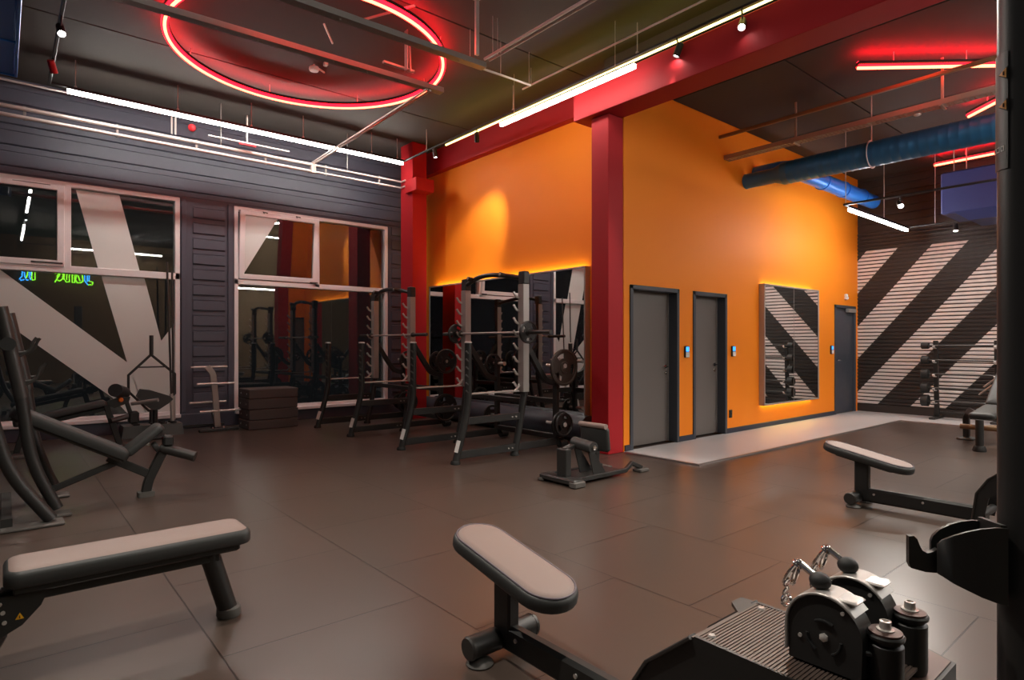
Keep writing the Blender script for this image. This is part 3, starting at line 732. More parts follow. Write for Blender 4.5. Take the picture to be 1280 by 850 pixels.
# ------------------------------------------------------------------ incline press bench, left
ib = empty('incline_bench', (.4, 6.27, 0), 'incline press bench with slanted uprights before the frosted window', 'bench')
m = MB(); m.tube([(-.22, 5.75, 1.62), (-.10, 5.75, .98), (0.03, 5.75, .42), (.28, 5.75, .04)], .045, .2, n=16)
m.build('upright', M_powder, ib)
def upright(y, pts, zsplit, lbl):
    u = MB().tube(pts, .042, .22, n=16).build('upright', M_powder, ib)
    a, c = pts[0], pts[1]
    t = (c[2]-zsplit)/(c[2]-a[2]) if 0 else 0
    s_ = MB().tube([a, (c[0]*.98+a[0]*.02, y, c[2]*.98+a[2]*.02)], .047, n=16).build('sleeve', M_powder2, u)
    for zz_, dx in ((1.38, 0), (1.16, .0)):
        k = (zz_-c[2])/(a[2]-c[2]); xx = c[0]+(a[0]-c[0])*k
        h = MB().rect([(xx+.02, y, zz_-.13), (xx+.09, y, zz_-.06), (xx+.085, y, zz_-.005)][0:1]+[(xx+.09, y, zz_-.10), (xx+.135, y, zz_-.06), (xx+.15, y, zz_-.0), (xx+.17, y, zz_+.03)], .022, .035, up=(0,1,0), fillet=.03)
        h.rect([(xx+.03, y, zz_-.02), (xx+.045, y, zz_-.09), (xx+.10, y, zz_-.085)], .022, .03, up=(0,1,0), fillet=.02)
        h.build('bar_hook', M_powder2, u)
    return u
upright(6.0, [(-.015, 6.0, 1.64), (.115, 6.0, .93), (.165, 6.0, .45), (.33, 6.0, .06)], .93, '')
upright(6.75, [(.035, 6.75, 1.62), (.165, 6.75, .95), (.205, 6.75, .54), (.30, 6.75, .22), (.37, 6.75, .06)], .95, '')
MB().rect([(.02, 5.75, .05), (.02, 6.8, .05)], .07, .07).build('floor_crossbar', M_powder, ib)
MB().bbox((-.02, 5.66, 0), (.36, 5.84, .025), .008).build('rubber_foot', M_cap, ib)
MB().bbox((.24, 6.66, 0), (.46, 6.84, .025), .008).build('rubber_foot', M_cap, ib)
MB().bbox((.24, 5.92, 0), (.42, 6.08, .025), .008).build('rubber_foot', M_cap, ib)
m = MB().tube([(.03, 5.95, 1.36), (.03, 6.06, 1.36)], .05, n=18); m.build('knob', M_rubber, ib)
# back pad: rises to the left
a0 = Vector((.815, 6.27, .34)); a1 = Vector((.03, 6.27, .79)); L = (a1-a0).length; dx = (a1-a0).normalized(); nz = Vector((dx.z, 0, -dx.x)) ; 
if nz.z < 0: nz = -nz
yy = nz.cross(dx)
def frame_m(c, ux, uy, uz): return Matrix(((ux.x, uy.x, uz.x, c.x), (ux.y, uy.y, uz.y, c.y), (ux.z, uy.z, uz.z, c.z), (0, 0, 0, 1)))
Mx = frame_m((a0+a1)/2, dx, yy, nz)
m = MB(); m.loft(pad_rings(L, .29, .095, .05, .008), Mx); m.build('back_pad', M_vinylpad, ib, smooth=50)
MB().plate('z', rrect(L-.04, .23, .02), -.015, .002, Mx).build('pad_board', M_powder2, ib)
s0 = Vector((.84, 6.27, .375)); s1 = Vector((1.12, 6.27, .60)); L2 = (s1-s0).length; dx2 = (s1-s0).normalized(); nz2 = Vector((-dx2.z, 0, dx2.x)); Mx2 = frame_m((s0+s1)/2, dx2, nz2.cross(dx2), nz2)
m = MB(); m.loft(pad_rings(L2, .27, .065, .04, .006), Mx2); m.build('seat_pad', M_vinylpad, ib, smooth=50)
MB().rect([(.70, 6.27, .38), (1.03, 6.27, .18)], .05, .07).rect([(.30, 6.27, .16), (.76, 6.27, .33)], .04, .05).build('frame_tube', M_powder, ib)
MB().rect([(.98, 6.27, .02), (1.0, 6.27, .14), (1.13, 6.27, .42)], .06, .075, fillet=.08).build('front_leg', M_powder, ib)
MB().plate('z', [(.98+x, 6.27+y) for x, y in rrect(.13, .11, .02)], 0, .045).build('rubber_foot', M_cap, ib)
MB().rect([(.90, 6.27, .50), (1.08, 6.27, .43)], .045, .025).build('adjuster_slide', M_steel, ib)
MB().lathe([(.045, -.02), (.05, 0), (.045, .02)], Matrix.Translation((1.05, 6.22, .44)) @ Matrix.Rotation(R(60), 4, 'Y'), 16).bbox((1.11, 6.19, .44), (1.19, 6.30, .53), .012).build('adjuster_knob', M_rubber, ib)
MB().tube([(1.10, 6.27, .42), (1.35, 6.12, .33)], .045, n=18).build('foot_roller', M_powder2, ib)

# second bench behind it: decline bench with roller, post and head roll
db = empty('leg_hold_bench', (.9, 9.5, 0), 'padded bench with post and roll cushion below the frosted window', 'bench')
def slab(a, c, wd, th, y, name, mtl, par, r=.04, up=1):
    a = Vector((a[0], y, a[1])); c = Vector((c[0], y, c[1])); L = (c-a).length; d = (c-a).normalized(); n = Vector((-d.z, 0, d.x))
    if n.z*up < 0: n = -n
    m = MB(); m.loft(pad_rings(L, wd, th, r, .006), frame_m((a+c)/2, d, n.cross(d), n)); return m.build(name, mtl, par, smooth=50)
slab((.10, .36), (1.04, .56), .30, .075, 9.5, 'back_pad', M_vinylpad, db)
MB().rect([(1.03, 9.5, .58), (1.19, 9.5, .02)], .07, .085, up=(0,1,0)).build('front_leg', M_powder, db)
MB().rect([(.15, 9.5, .33), (1.05, 9.5, .52)], .06, .05).rect([(.2, 9.5, .34), (.12, 9.5, .02)], .06, .06).build('frame_tube', M_powder, db)
MB().bbox((1.08, 9.42, 0), (1.28, 9.58, .03), .006).bbox((.02, 9.25, 0), (.22, 9.75, .04), .006).build('rubber_foot', M_cap, db)
m = MB().plate('y', [(1.0, .60), (1.16, .66), (1.30, .66), (1.28, .58), (1.12, .52)], 9.44, 9.46); m.build('pivot_plate', M_powder, db)
tag(MB().lathe([(.032, 0), (.030, .02), (.02, .03)], Matrix.Translation((1.19, 9.44, .625)) @ Matrix.Rotation(R(90), 4, 'X'), 16).build('knob', M_orangeknob, db), 'orange knob')
MB().rect([(1.20, 9.5, .66), (1.26, 9.5, .60), (1.33, 9.5, .36)], .05, .05).build('lever_arm', M_powder, db)
MB().tube([(1.12, 9.36, .76), (1.25, 9.66, .70)], .085, n=18).build('roll_cushion', M_vinylpad, db)
MB().tube([(1.08, 9.42, .36), (1.38, 9.5, .42)], .035, n=14).build('roller_bar', M_powder2, db)
MB().bbox((1.28, 9.42, .30), (1.40, 9.56, .46), .02).build('joint', M_rubber, db)
MB().tube([(1.32, 9.5, .56), (1.60, 9.3, .61)], .025, n=12).build('grip', M_silver, db)

# stand with black scoop (behind)
ps = empty('cradle_stand', (1.65, 10.05, 0), 'black stand with curved saddle beside the hexagonal bar', 'stand')
MB().tube([(1.68, 10.0, .04), (1.68, 10.0, .48)], .035, n=14).build('post', M_powder, ps)
slp = [(1.45, .62), (1.50, .72), (1.62, .70), (1.85, .61), (1.90, .56), (1.84, .50), (1.72, .42), (1.64, .42), (1.52, .52)]
MB().plate('y', slp, 9.93, 10.08).build('saddle', M_vinylpad, ps)
MB().bbox((1.52, 9.85, 0), (1.84, 10.15, .04), .01).build('base', M_powder, ps)

# hex bar standing upright, and bars in the floor holder
hb = empty('hex_bar', (1.72, 10.5, .2), 'hexagonal deadlift bar stood on end against the window', 'barbell')
y = 10.5; hexp = [(1.72,1.20),(1.42,.86),(1.42,.66),(1.72,.36),(2.03,.64),(2.03,.86),(1.72,1.20)]
hexp = [(1.71,1.20),(1.42,.90),(1.42,.66),(1.68,.36),(1.76,.36),(2.03,.60),(2.03,.90),(1.71,1.20)]
MB().rect([(x, y, z) for x, z in hexp], .035, .035, up=(0,1,0)).build('hex_frame', M_powder, hb)
MB().rect([(1.53, y, 1.015), (1.90, y, 1.015)], .028, .022).build('grip', M_powder2, hb)
MB().tube([(1.715, y, 1.2), (1.715, y, 1.49)], .028, n=14).build('sleeve', M_powder, hb); MB().tube([(1.715, y, .36), (1.715, y, .19)], .028, n=14).build('sleeve', M_powder, hb)
bh = empty('bar_holder', (1.75, 10.42, 0), 'low black box holder for upright bars by the window', 'bar holder')
m = MB(); m.loft([[(1.30, 10.22, .0), (2.10, 10.22, 0), (2.10, 10.62, 0), (1.30, 10.62, 0)], [(1.33, 10.25, .17), (2.08, 10.25, .17), (2.08, 10.60, .17), (1.33, 10.60, .17)]]); m.build('box', M_powder2, bh)
m = MB()
for x in (1.5, 1.72, 1.85, 1.98):
    for yy_ in (10.34, 10.5): m.lathe([(.045, .165), (.045, .19), (.028, .19), (.028, .17)], Matrix.Translation((x, yy_, 0)), 14)
m.build('socket', M_rubber, bh)
for i, (x, dx, top, lab) in enumerate(((1.98, -.05, 2.62, 'olympic bar leaning towards the hexagonal bar'), (2.03, .0, 2.50, 'olympic bar standing straight beside the window frame'))):
    o = empty('olympic_bar', (x, 10.5, .19), lab, 'barbell', 'bars standing in the holder')
    yb_ = 10.5 if i else 10.34
    yb_ = 10.42+.16*i
    MB().tube([(x, yb_, .19), (x+dx*.17, yb_+.03, .60)], .026, n=12).build('sleeve', M_silver, o)
    MB().tube([(x+dx*.17, yb_+.03, .60), (x+dx, yb_+.12, top)], .015, n=10).build('shaft', M_powder2, o)

# plate tree
pt = empty('plate_tree', (2.55, 10.3, 0), 'empty plate tree with steel pegs between the two windows', 'weight tree')
MB().rect([(2.45, 10.36, 1.0), (2.53, 10.33, .90), (2.56, 10.30, .5), (2.585, 10.28, .06)], .09, .05, up=(0,1,0), fillet=.06).build('column', M_treecol, pt)
for x0_, x1_, y_, z_ in ((2.22, 2.75, 10.36, 1.0), (2.29, 2.83, 10.28, .74), (2.22, 2.75, 10.44, .44), (2.33, 2.93, 10.28, .31)):
    tag(MB().tube([(x0_, y_, z_), (x1_, y_, z_)], .017, n=12).build('plate_peg', M_steel, pt), 'bright steel peg')
MB().bbox((2.30, 10.18, 0), (2.88, 10.26, .045), .008).build('foot', M_powder, pt)
MB().bbox((2.15, 10.50, .05), (2.75, 10.57, .09), .008).bbox((2.55, 10.2, .0), (2.62, 10.57, .05), .008).rect([(2.57, 10.33, .1), (2.57, 10.52, .30)], .05, .04).build('rear_foot', M_powder, pt)
m = MB()
for x in (2.50, 2.66): m.ball((x, 10.22, .055), .014)
m.build('bolt', M_steel, pt)

# stack of foam plyo steps: every block its own
z = 0
for k, lab in enumerate(('lowest black foam step of the stack by the window', 'second black foam step from the floor', 'third black foam step from the floor', 'topmost black foam step of the stack')):
    h = (.15, .17, .17, .155)[k]; dx = (.0, .006, -.006, .004)[k]
    o = empty('foam_step', (3.35+dx, 10.22, z), lab, 'foam step', 'stacked foam steps')
    MB().bbox((2.96+dx, 9.97, z), (3.74+dx, 10.50, z+h-.003), .010).build('block', M_plyo, o)
    m = MB()
    for yy_ in (10.08, 10.38): m.lathe([(.014, 0), (.014, .004)], Matrix.Translation((2.96+dx, yy_, z+h*.5)) @ Matrix.Rotation(R(-90), 4, 'Y'), 10)
    m.build('button', M_silver, o); z += h

# ------------------------------------------------------------------ sissy squat stand
ss = empty('squat_stand', (4.6, 4.3, 0), 'low squat stand with upright pad beside the red column', 'exercise stand')
m = MB().bbox((4.10, 3.99, .02), (4.24, 4.48, .075), .012); m.build('front_foot', M_powder, ss)
MB().bbox((4.095, 3.97, .0), (4.245, 4.06, .06), .01).bbox((4.095, 4.42, .0), (4.245, 4.50, .04), .01).build('rubber_end', M_cap, ss)
MB().bbox((4.16, 4.16, .07), (4.24, 4.29, .34), .008).build('front_post', M_powder, ss)
MB().rect([(4.20, 4.225, .325), (4.42, 4.28, .35), (4.62, 4.34, .35)], .07, .04, fillet=.05).build('roller_arm', M_powder, ss)
MB().tube([(4.42, 4.30, .37), (4.40, 4.02, .35)], .058, n=18).build('shin_roller', M_vinylpad, ss)
MB().lathe([(.022, 0), (.022, .012), (.01, .016)], Matrix.Translation((4.40, 4.015, .352)) @ Matrix.Rotation(R(90), 4, 'X'), 16).build('roller_cap', M_chrome, ss)
for ya_ in (4.085, 4.27): MB().plate('y', [(4.48, .06), (4.66, .06), (4.45, .34), (4.39, .34)], ya_, ya_+.012).build('side_gusset', M_powder, ss)
Mx = Matrix.Translation((4.56, 4.20, .395)) @ Matrix.Rotation(R(90-8), 4, 'Y') @ Matrix.Rotation(R(180), 4, 'Z')
Mx = frame_m(Vector((4.60, 4.205, .40)), Vector((0, 1, 0)), Vector((.1, 0, .995)), Vector((-.995, 0, .1)).normalized())
Mx = frame_m(Vector((4.60, 4.205, .40)), Vector((0, 1, 0)), Vector((-.10, 0, .995)), Vector((.995, 0, .10)))
m = MB(); m.loft(pad_rings(.37, .25, .06, .035, .004), Mx); m.build('calf_pad', M_vinylpad, ss, smooth=50)
MB().rect([(4.63, 4.205, .08), (4.67, 4.205, .45)], .06, .04, up=(0,1,0)).build('pad_post', M_powder, ss)
MB().tube([(4.595, 4.03, .535), (4.595, 4.385, .535)], .028, n=14).build('pad_roll', M_padtop, ss)
MB().bbox((4.30, 4.10, .03), (4.95, 4.42, .055), .006).build('platform', M_powder2, ss)
MB().rect([(4.22, 4.08, .05), (4.95, 4.08, .05), (5.10, 4.12, .10), (5.24, 4.10, .04)], .04, .045).rect([(4.22, 4.44, .05), (4.98, 4.44, .05)], .04, .04).build('base_rail', M_powder, ss)
MB().bbox((5.16, 4.04, 0), (5.30, 4.16, .035), .008).bbox((4.94, 4.38, 0), (5.10, 4.50, .035), .008).build('rubber_foot', M_cap, ss)

# ------------------------------------------------------------------ far right: barbell rack and bench
rk = empty('barbell_rack', (12.9, 3.1, 0), 'upright rack holding fixed barbells at the striped wall', 'weight rack')
for y in (3.50, 2.62):
    MB().rect([(12.98, y, .03), (12.95, y, .4), (12.90, y, 1.42)], .06, .07, up=(0,1,0)).build('upright', M_powder, rk)
    MB().bbox((12.68, y-.05, .012), (13.2, y+.05, .05), .008).build('foot', M_powder, rk)
    for z in (1.33, 1.07, .82, .57, .34):
        MB().rect([(12.92, y, z-.05), (12.80, y, z-.045), (12.77, y, z-.005)], .04, .022, fillet=.02).build('cradle', M_steel, rk)
MB().rect([(13.0, 3.5, .12), (13.0, 2.62, .12)], .04, .05).build('crossmember', M_powder, rk)
for k, (z, r_, lab) in enumerate(((1.33, .060, 'topmost fixed barbell on the wall rack'), (1.07, .075, 'fixed barbell second from the top of the wall rack'), (.82, .085, 'middle fixed barbell on the wall rack'), (.57, .095, 'fixed barbell fourth from the top of the wall rack'), (.34, .105, 'lowest fixed barbell on the wall rack'))):
    o = empty('fixed_barbell', (12.82, 3.06, z), lab, 'barbell', 'fixed barbells on the wall rack')
    MB().tube([(12.82, 2.42, z), (12.82, 3.70, z)], .016, n=12).build('shaft', M_powder2, o)
    for y in (3.64, 2.46): MB().lathe([(r_*.8, -.06), (r_, -.05), (r_, .05), (r_*.8, .06)], Matrix.Translation((12.82, y, z)) @ Matrix.Rotation(R(90), 4, 'X'), 20).build('weight_head', M_rubber, o)

hb = empty('adjustable_bench', (10.2, 2.3, 0), 'dark adjustable bench in front of the wall rack', 'bench')
slab((9.55, .40), (10.35, .47), .28, .07, 2.10, 'seat_pad', M_vinylpad, hb)
MB().tube([(9.48, 2.10, .02), (9.48, 2.10, .40)], .045, n=16).build('leg', M_powder, hb)
MB().lathe([(.07, 0), (.075, .02), (.06, .07)], Matrix.Translation((9.48, 2.10, 0)), 18).build('rubber_foot', M_rubber, hb)
MB().rect([(10.52, 2.48, .04), (10.50, 2.48, .34), (10.40, 2.42, .42), (9.9, 2.2, .40)], .07, .09, fillet=.10).build('rear_leg', M_powder, hb)
MB().bbox((10.42, 2.38, 0), (10.66, 2.58, .03), .008).build('rear_foot', M_cap, hb)
MB().tube([(10.35, 2.36, .20), (10.75, 2.05, .20)], .03, n=14).tube([(10.3, 2.5, .21), (10.3, 2.0, .21)], .035, n=14).build('brace', M_tan, hb)
slab((10.35, .50), (11.2, 1.05), .26, .07, 2.10, 'back_pad', M_vinylpad, hb)
MB().rect([(10.3, 2.1, .42), (11.25, 2.1, .98)], .06, .06).build('back_frame', M_powder, hb)
MB().tube([(10.9, 2.42, .62), (10.9, 2.25, .78)], .014, n=8).tube([(11.15, 2.42, .72), (11.15, 2.25, .88)], .014, n=8).build('adjuster_pin', M_steel, hb)

# ------------------------------------------------------------------ ceiling services and lights
def led_tube(lab, p0, p1, w=.05, h=.045, mtl=None, group='linear lights', wires=False):
    p0, p1 = Vector(p0), Vector(p1); o = empty('linear_light', (p0+p1)/2, lab, 'light', group)
    MB().rect([p0+Vector((0, 0, h/2+.006)), p1+Vector((0, 0, h/2+.006))], w, .018).build('housing', M_track, o)
    tag(MB().rect([p0, p1], w*.86, h).build('diffuser', mtl or E_led, o), 'glowing diffuser')
    cz = CZ if p0.x < 5.97 else CZB
    for t in (.12, .88) if wires else ():
        q = p0.lerp(p1, t); MB().tube([q+Vector((0, 0, h/2+.01)), (q.x, q.y, cz+.002)], .004, n=6).build('hanging_wire', M_pipe, o)
    return o
TZ = 4.62
led_tube('long white linear light below the dark ceiling on the window side', (.63, 9.62, 4.60), (5.50, 9.62, 4.60), .055, .05)
led_tube('white linear light hung on wires beside the red beam', (5.33, 6.60, 4.42), (5.33, 4.26, 4.42), .06, .05, E_led2, wires=True)
tr = empty('light_track', (3, 5, TZ), 'black suspended track loop carrying spots and linear lights', 'light track')
X0, X1, Y0, Y1 = .45, 5.55, -3.6, 9.64
for a, c in (((X0, Y1), (X1, Y1)), ((X1, Y1), (X1, Y0)), ((X1, Y0), (X0, Y0)), ((X0, Y0), (X0, Y1))):
    MB().rect([(a[0], a[1], TZ+.038), (c[0], c[1], TZ+.038)], .035, .03).build('track_bar', M_track, tr)
for x, y in ((.72, Y1), (1.9, Y1), (2.9, Y1), (3.7, Y1), (4.9, Y1), (5.40, Y1), (X1, 8.9), (X1, 6.6), (X1, 4.4), (X1, 2.2), (X1, 0), (X0, 7.2), (X0, 4.5), (X0, 1)):
    MB().tube([(x, y, TZ+.05), (x, y, CZ-.003)], .006, n=6).lathe([(.018, TZ+.052), (.018, TZ+.067), (.008, TZ+.082)], Matrix.Translation((x, y, 0)), 10).build('hanging_rod', M_pipe, tr)
# warm strips in the track
led_tube('yellow linear light along the red beam', (5.60, 8.38, TZ+.02), (5.60, 2.2, TZ+.02), .03, .024, E_yel)
for _o in [x for x in bpy.data.objects if x.get('label') == 'yellow linear light along the red beam']:
    tag(MB().rect([(5.60, 8.38, TZ+.062), (5.60, 2.2, TZ+.062)], .04, .006).build('uplight', E_up, _o), 'yellow-green uplight strip')
led_tube('white linear light over the left of the room', (X0, 5.6, 4.60), (X0, 2.8, 4.60), .05, .045)
led_tube('added white linear light behind the camera', (X0, .6, 4.60), (X0, -2.4, 4.60), .05, .045)  # lamp added behind the camera to lift the ambient light
led_tube('added white linear light at the unseen rear of the beam', (X1, 0.3, 4.60), (X1, -2.6, 4.60), .05, .045)  # unseen tube added for more bounce light
led_tube('added white linear light across the unseen rear', (1.5, Y0, 4.60), (4.5, Y0, 4.60), .05, .045)  # another tube added out of view to fill the room

def spot(lab, loc, aim, on=True, power=60, size=60, z_top=None, mtl=M_track, blend=.6):
    loc = Vector(loc); d = (Vector(aim)-loc).normalized()
    o = empty('track_spotlight', loc, lab, 'spotlight', 'track spotlights')
    q = d.to_track_quat('Z', 'Y').to_matrix().to_4x4(); Mx = Matrix.Translation(loc) @ q
    MB().lathe([(.030, -.12), (.036, -.115), (.038, .02), (.034, .022), (.030, .005)], Mx, 20).build('lamp_head', mtl, o)
    zt_ = z_top or TZ+.03
    MB().tube([(loc.x, loc.y, zt_), tuple(loc-d*.06)], .009, n=8).build('stem', M_track, o)
    if on:
        tag(MB().lathe([(.029, .004), (.029, .010), (.01, .012)], Mx, 20).build('lens', E_spot, o), 'glowing lens')
        l = bpy.data.lights.new('spot_beam', 'SPOT'); l.energy = power; l.spot_size = R(size); l.spot_blend = blend; l.shadow_soft_size = .02; l.color = (1, .93, .82)
        lo = bpy.data.objects.new('lamp', l); C.objects.link(lo); lo.parent = o
        lo.matrix_local = Matrix.Translation(d*.03) @ d.to_track_quat('-Z', 'Y').to_matrix().to_4x4()
    return o
spot('small spotlight next to the red pier', (5.55, 8.62, 4.50), (5.9, 8.5, 2), True, 25, 50)
spot('spotlight washing the orange wall above the long mirror', (5.55, 7.46, 4.47), (6.4, 8.5, 3.1), True, 75, 52, blend=.8)
spot('black spotlight hanging by the red beam above the column', (5.55, 3.87, 4.47), (5.2, 5.2, 1), True, 30, 40)
spot('bright spotlight on the red beam above the lower ceiling edge', (5.55, 3.12, 4.47), (2.2, 2.0, 0), True, 140, 90)
spot('lit spotlight on the track above the dark red-sided one', (X0, 7.55, 4.47), (.9, 4, 0), True, 100, 90)
spot('unlit spotlight with red side beside the blue air unit', (X0, 8.75, 4.50), (.9, 9.6, 3.2), False, mtl=M_red)
spot('unseen spotlight over the left track', (X0, 2.2, 4.5), (1.2, 3.0, 0), True, 140, 95)  # out-of-view spot, lights the floor from above
spot('unseen spotlight over the beam track', (X1, .9, 4.5), (4.6, 1.5, 0), True, 140, 95)  # also out of view, brightens the floor by the beam

# neon ring
nr = empty('neon_ring', (2.895, 7.223, 4.85), 'large red glowing ring under the ceiling', 'neon light')
N = 96; rad = 1.57
circ = lambda r_, z: [(2.895+r_*math.cos(2*PI*i/N), 7.223+r_*math.sin(2*PI*i/N), z) for i in range(N+1)]
nr_m = MB().tube(circ(rad, 4.84), .016, n=8); tag(nr_m.build('neon_tube', E_neon, nr), 'glowing red neon tube')
hm = MB()
for rr_, s_ in ((rad-.03, 1), (rad+.03, 1)): hm.sweep(circ(rr_, 4.862), [(-.004, -.022), (.004, -.022), (.004, .022), (-.004, .022)])
tag(hm.build('glow_channel', E_neonh, nr), 'red glowing channel side')
MB().sweep(circ(rad, 4.90), [(-.04, -.016), (.04, -.016), (.04, .016), (-.04, .016)]).build('housing', M_track, nr)
tag(MB().sweep(circ(rad, 4.917), [(-.025, -.0008), (.025, -.0008), (.025, .0008), (-.025, .0008)]).build('uplight', E_ceilglow, nr), 'red strip added for the ceiling glow')  # added strip, throws the red glow up past the housing
m = MB()
for a in range(0, 360, 45): m.tube([(2.895+rad*math.cos(R(a)), 7.223+rad*math.sin(R(a)), 4.91), (2.895+rad*math.cos(R(a)), 7.223+rad*math.sin(R(a)), CZ)], .005, n=6)
m.build('hanging_wire', M_pipe, nr)

def neon_bar(lab, p0, p1):
    p0, p1 = Vector(p0), Vector(p1); o = empty('neon_bar', (p0+p1)/2, lab, 'neon light', 'straight red neon bars')
    tag(MB().tube([p0, p1], .017, n=8).build('neon_tube', E_neon, o), 'glowing red neon tube')
    d = (p1-p0).normalized(); s_ = Vector((-d.y, d.x, 0))*.03
    m = MB()
    for k in (-1, 1): MB().rect([p0+s_*k+Vector((0, 0, .02)), p1+s_*k+Vector((0, 0, .02))], .008, .018).build('glow_channel', E_neonh, o)
    MB().rect([p0+Vector((0, 0, .055)), p1+Vector((0, 0, .055))], .07, .03).build('housing', M_track, o)
    tag(MB().rect([p0+Vector((0, 0, .0705)), p1+Vector((0, 0, .0705))], .036, .001).build('uplight', E_ceilglow2, o), 'red strip added for the ceiling glow')  # strip added on the housing to wash the lower ceiling red
    m = MB()
    for t in (.25, .75): q = p0.lerp(p1, t); m.tube([q+Vector((0, 0, .06)), (q.x, q.y, CZB)], .005, n=6)
    m.build('hanging_wire', M_pipe, o)
nz_ = 4.50
neon_bar('longest red neon bar, above the tan strut', (7.46, 2.78, nz_), (8.65, 1.70, nz_))
neon_bar('short slanted red neon bar directly above the blue duct', (10.23, 2.39, nz_), (9.3, 1.35, nz_))
neon_bar('red neon bar above the indigo ceiling unit', (12.57, 3.43, nz_), (12.5, 1.6, nz_))

# main-room conduits, pipes, channels
o = empty('pipe_pair', (2, 9.95, 4.3), 'pale twin pipes running below the ceiling along the window wall', 'pipe')
for z, y in ((4.36, 9.95), (4.255, 9.97)):
    MB().tube([(-3.9, y, z), (4.0, y, z)], .026, n=12).build('pipe', M_pipe, o)
    MB().tube([(4.0, y, z), (5.66, y, z), (5.66, 9.80, z)], .016, .03, n=10).build('pipe', M_pipe, o)
MB().bbox((3.95, 9.92, 4.22), (4.03, 10.0, 4.40), .008).build('junction_box', M_pipe, o)
for x in range(-3, 6): MB().bbox((x+.2, 9.955, 4.22), (x+.23, 9.985, 4.40), .003).build('clamp', M_channel, o)
for x, w_ in ((-2, .02), (2.55, .04), (4.6, .01)): MB().rect([(x, 9.96, 4.38), (x, 9.96, CZ-.002)], w_, .01).build('hanger', M_channel, o)
o = empty('conduit', (4, 8.1, 4.42), 'thin pale conduit pair crossing under the ring to the pipes', 'conduit', 'ceiling conduits')
for dx in (-.025, .025): MB().tube([(3.99+dx, 9.93, 4.39), (3.97+dx, 6.32, 4.45)], .014, n=10).build('pipe', M_pipe, o)
o = MB().tube([(-3.9, 10.3, 4.86-.06), (1.95, 10.3, 4.80), (1.95, 10.3, 4.52)], .014, .02, n=10).tube([(2.0, 10.3, 4.80), (2.0, 10.3, 4.52)], .014, n=8).build('conduit', M_pipe)
tag(o, 'thin conduit above the left window with a short drop', 'conduit', 'ceiling conduits')
o = empty('cable_run', (2.9, 10.0, 4.45), 'short pale rail with red label above the twin pipes', 'rail')
MB().rect([(2.35, 9.85, 4.47), (3.55, 9.85, 4.47)], .03, .02).rect([(2.9, 9.85, 4.47), (2.9, 9.85, 4.9)], .035, .02).build('rail', M_pipe, o)
MB().box((2.78, 9.80, 4.42), (3.02, 9.84, 4.45)).build('label', M_red, o)
o = MB().ball((2.16, 10.0, 4.58), .055).build('alarm_sounder', M_red); tag(o, 'small red round alarm sounder below the long linear light', 'alarm')
MB_ = MB
for lab, pa, pb in (('galvanised channel across the ring, nearer the windows', (.22, 6.49, 4.49), (4.17, 6.33, 4.49)), ('galvanised channel across the ring, nearer the camera', (-2.6, 5.62, 4.49), (4.16, 5.46, 4.49))):
    pa, pb = Vector(pa), Vector(pb)
    m = MB().sweep([pa, pb], [(-.05, -.03), (.05, -.03), (.05, .03), (.035, .03), (.035, -.018), (-.035, -.018), (-.035, .03), (-.05, .03)])
    n_ = 10
    o = m.build('steel_channel', M_channel); tag(o, lab, 'channel', 'ceiling channels')
    bo = MB()
    for k in range(n_):
        q = pa.lerp(pb, (k+.5)/n_); bo.lathe([(.010, -.038), (.010, -.03)], Matrix.Translation(q), 8)
    bo.build('bolt', M_steel, o)
o = empty('threaded_strut', (3.85, 5.3, 4.6), 'slotted vertical strut hanging beside the ring', 'strut')
MB().box((3.83, 5.16, 4.42), (3.87, 5.19, CZ)).build('hanging_rail', M_pipe, o); MB().box((3.80, 5.12, CZ-.008), (3.90, 5.23, CZ)).build('ceiling_plate', M_pipe, o)
o = empty('hanger_bracket', (3.95, 6.9, 4.8), 'perforated red-lit bracket inside the ring', 'bracket')
MB().rect([(3.62, 6.25, 4.56), (3.62, 6.25, CZ)], .07, .012).rect([(3.68, 6.25, 4.56), (3.72, 6.35, CZ)], .02, .02).rect([(3.35, 6.3, 4.60), (3.75, 6.3, 4.60)], .05, .03).build('strap', M_pipe, o)
o = empty('smoke_detector', (3.13, 7.78, CZ), 'small white smoke detector inside the red ring', 'detector')
MB().lathe([(.055, CZ-.09), (.065, CZ-.07), (.06, CZ-.04), (.02, CZ-.02), (.01, CZ)], Matrix.Translation((3.13, 7.78, 0)), 20).build('head', M_white, o)
MB().tube([(3.13, 7.78, CZ-.02), (3.32, 7.9, CZ-.015)], .012, n=8).build('cable', M_white, o); MB().bbox((3.2, 7.6, CZ-.05), (3.25, 7.66, CZ), .006).build('clip', M_white, o)
for lab, a, c, r_ in (('red-lit conduit from the channel end towards the camera', (4.20, 5.50, 4.60), (4.22, .5, 4.60), .016), ('second thin conduit beside the red-lit one', (4.27, 5.50, 4.60), (4.29, .5, 4.60), .010), ('short amber-lit conduit right of the ring', (4.15, 5.75, 4.62), (5.1, 5.72, 4.62), .014), ('pinkish conduit following the yellow linear light', (5.38, 6.2, 4.80), (5.38, .5, 4.80), .012)):
    o = MB().tube([a, c], r_, n=8).build('conduit', M_pipe); tag(o, lab, 'conduit', 'ceiling conduits')
    for t in (.03, .5, .97):
        q = Vector(a).lerp(Vector(c), t); MB().tube([q, (q.x, q.y, CZ-.002)], .004, n=6).build('hanger', M_pipe, o)
o = MB().tube([(2.75, 6.55, 4.93), (3.0, 6.9, 4.93), (3.3, 6.0, 4.93)][0:2], .012, n=8).tube([(3.02, 6.3, 4.95), (3.35, 5.6, 4.95)], .014, n=8).build('conduit', M_pipe); tag(o, 'short slanted conduit between the two channels', 'conduit', 'ceiling conduits')

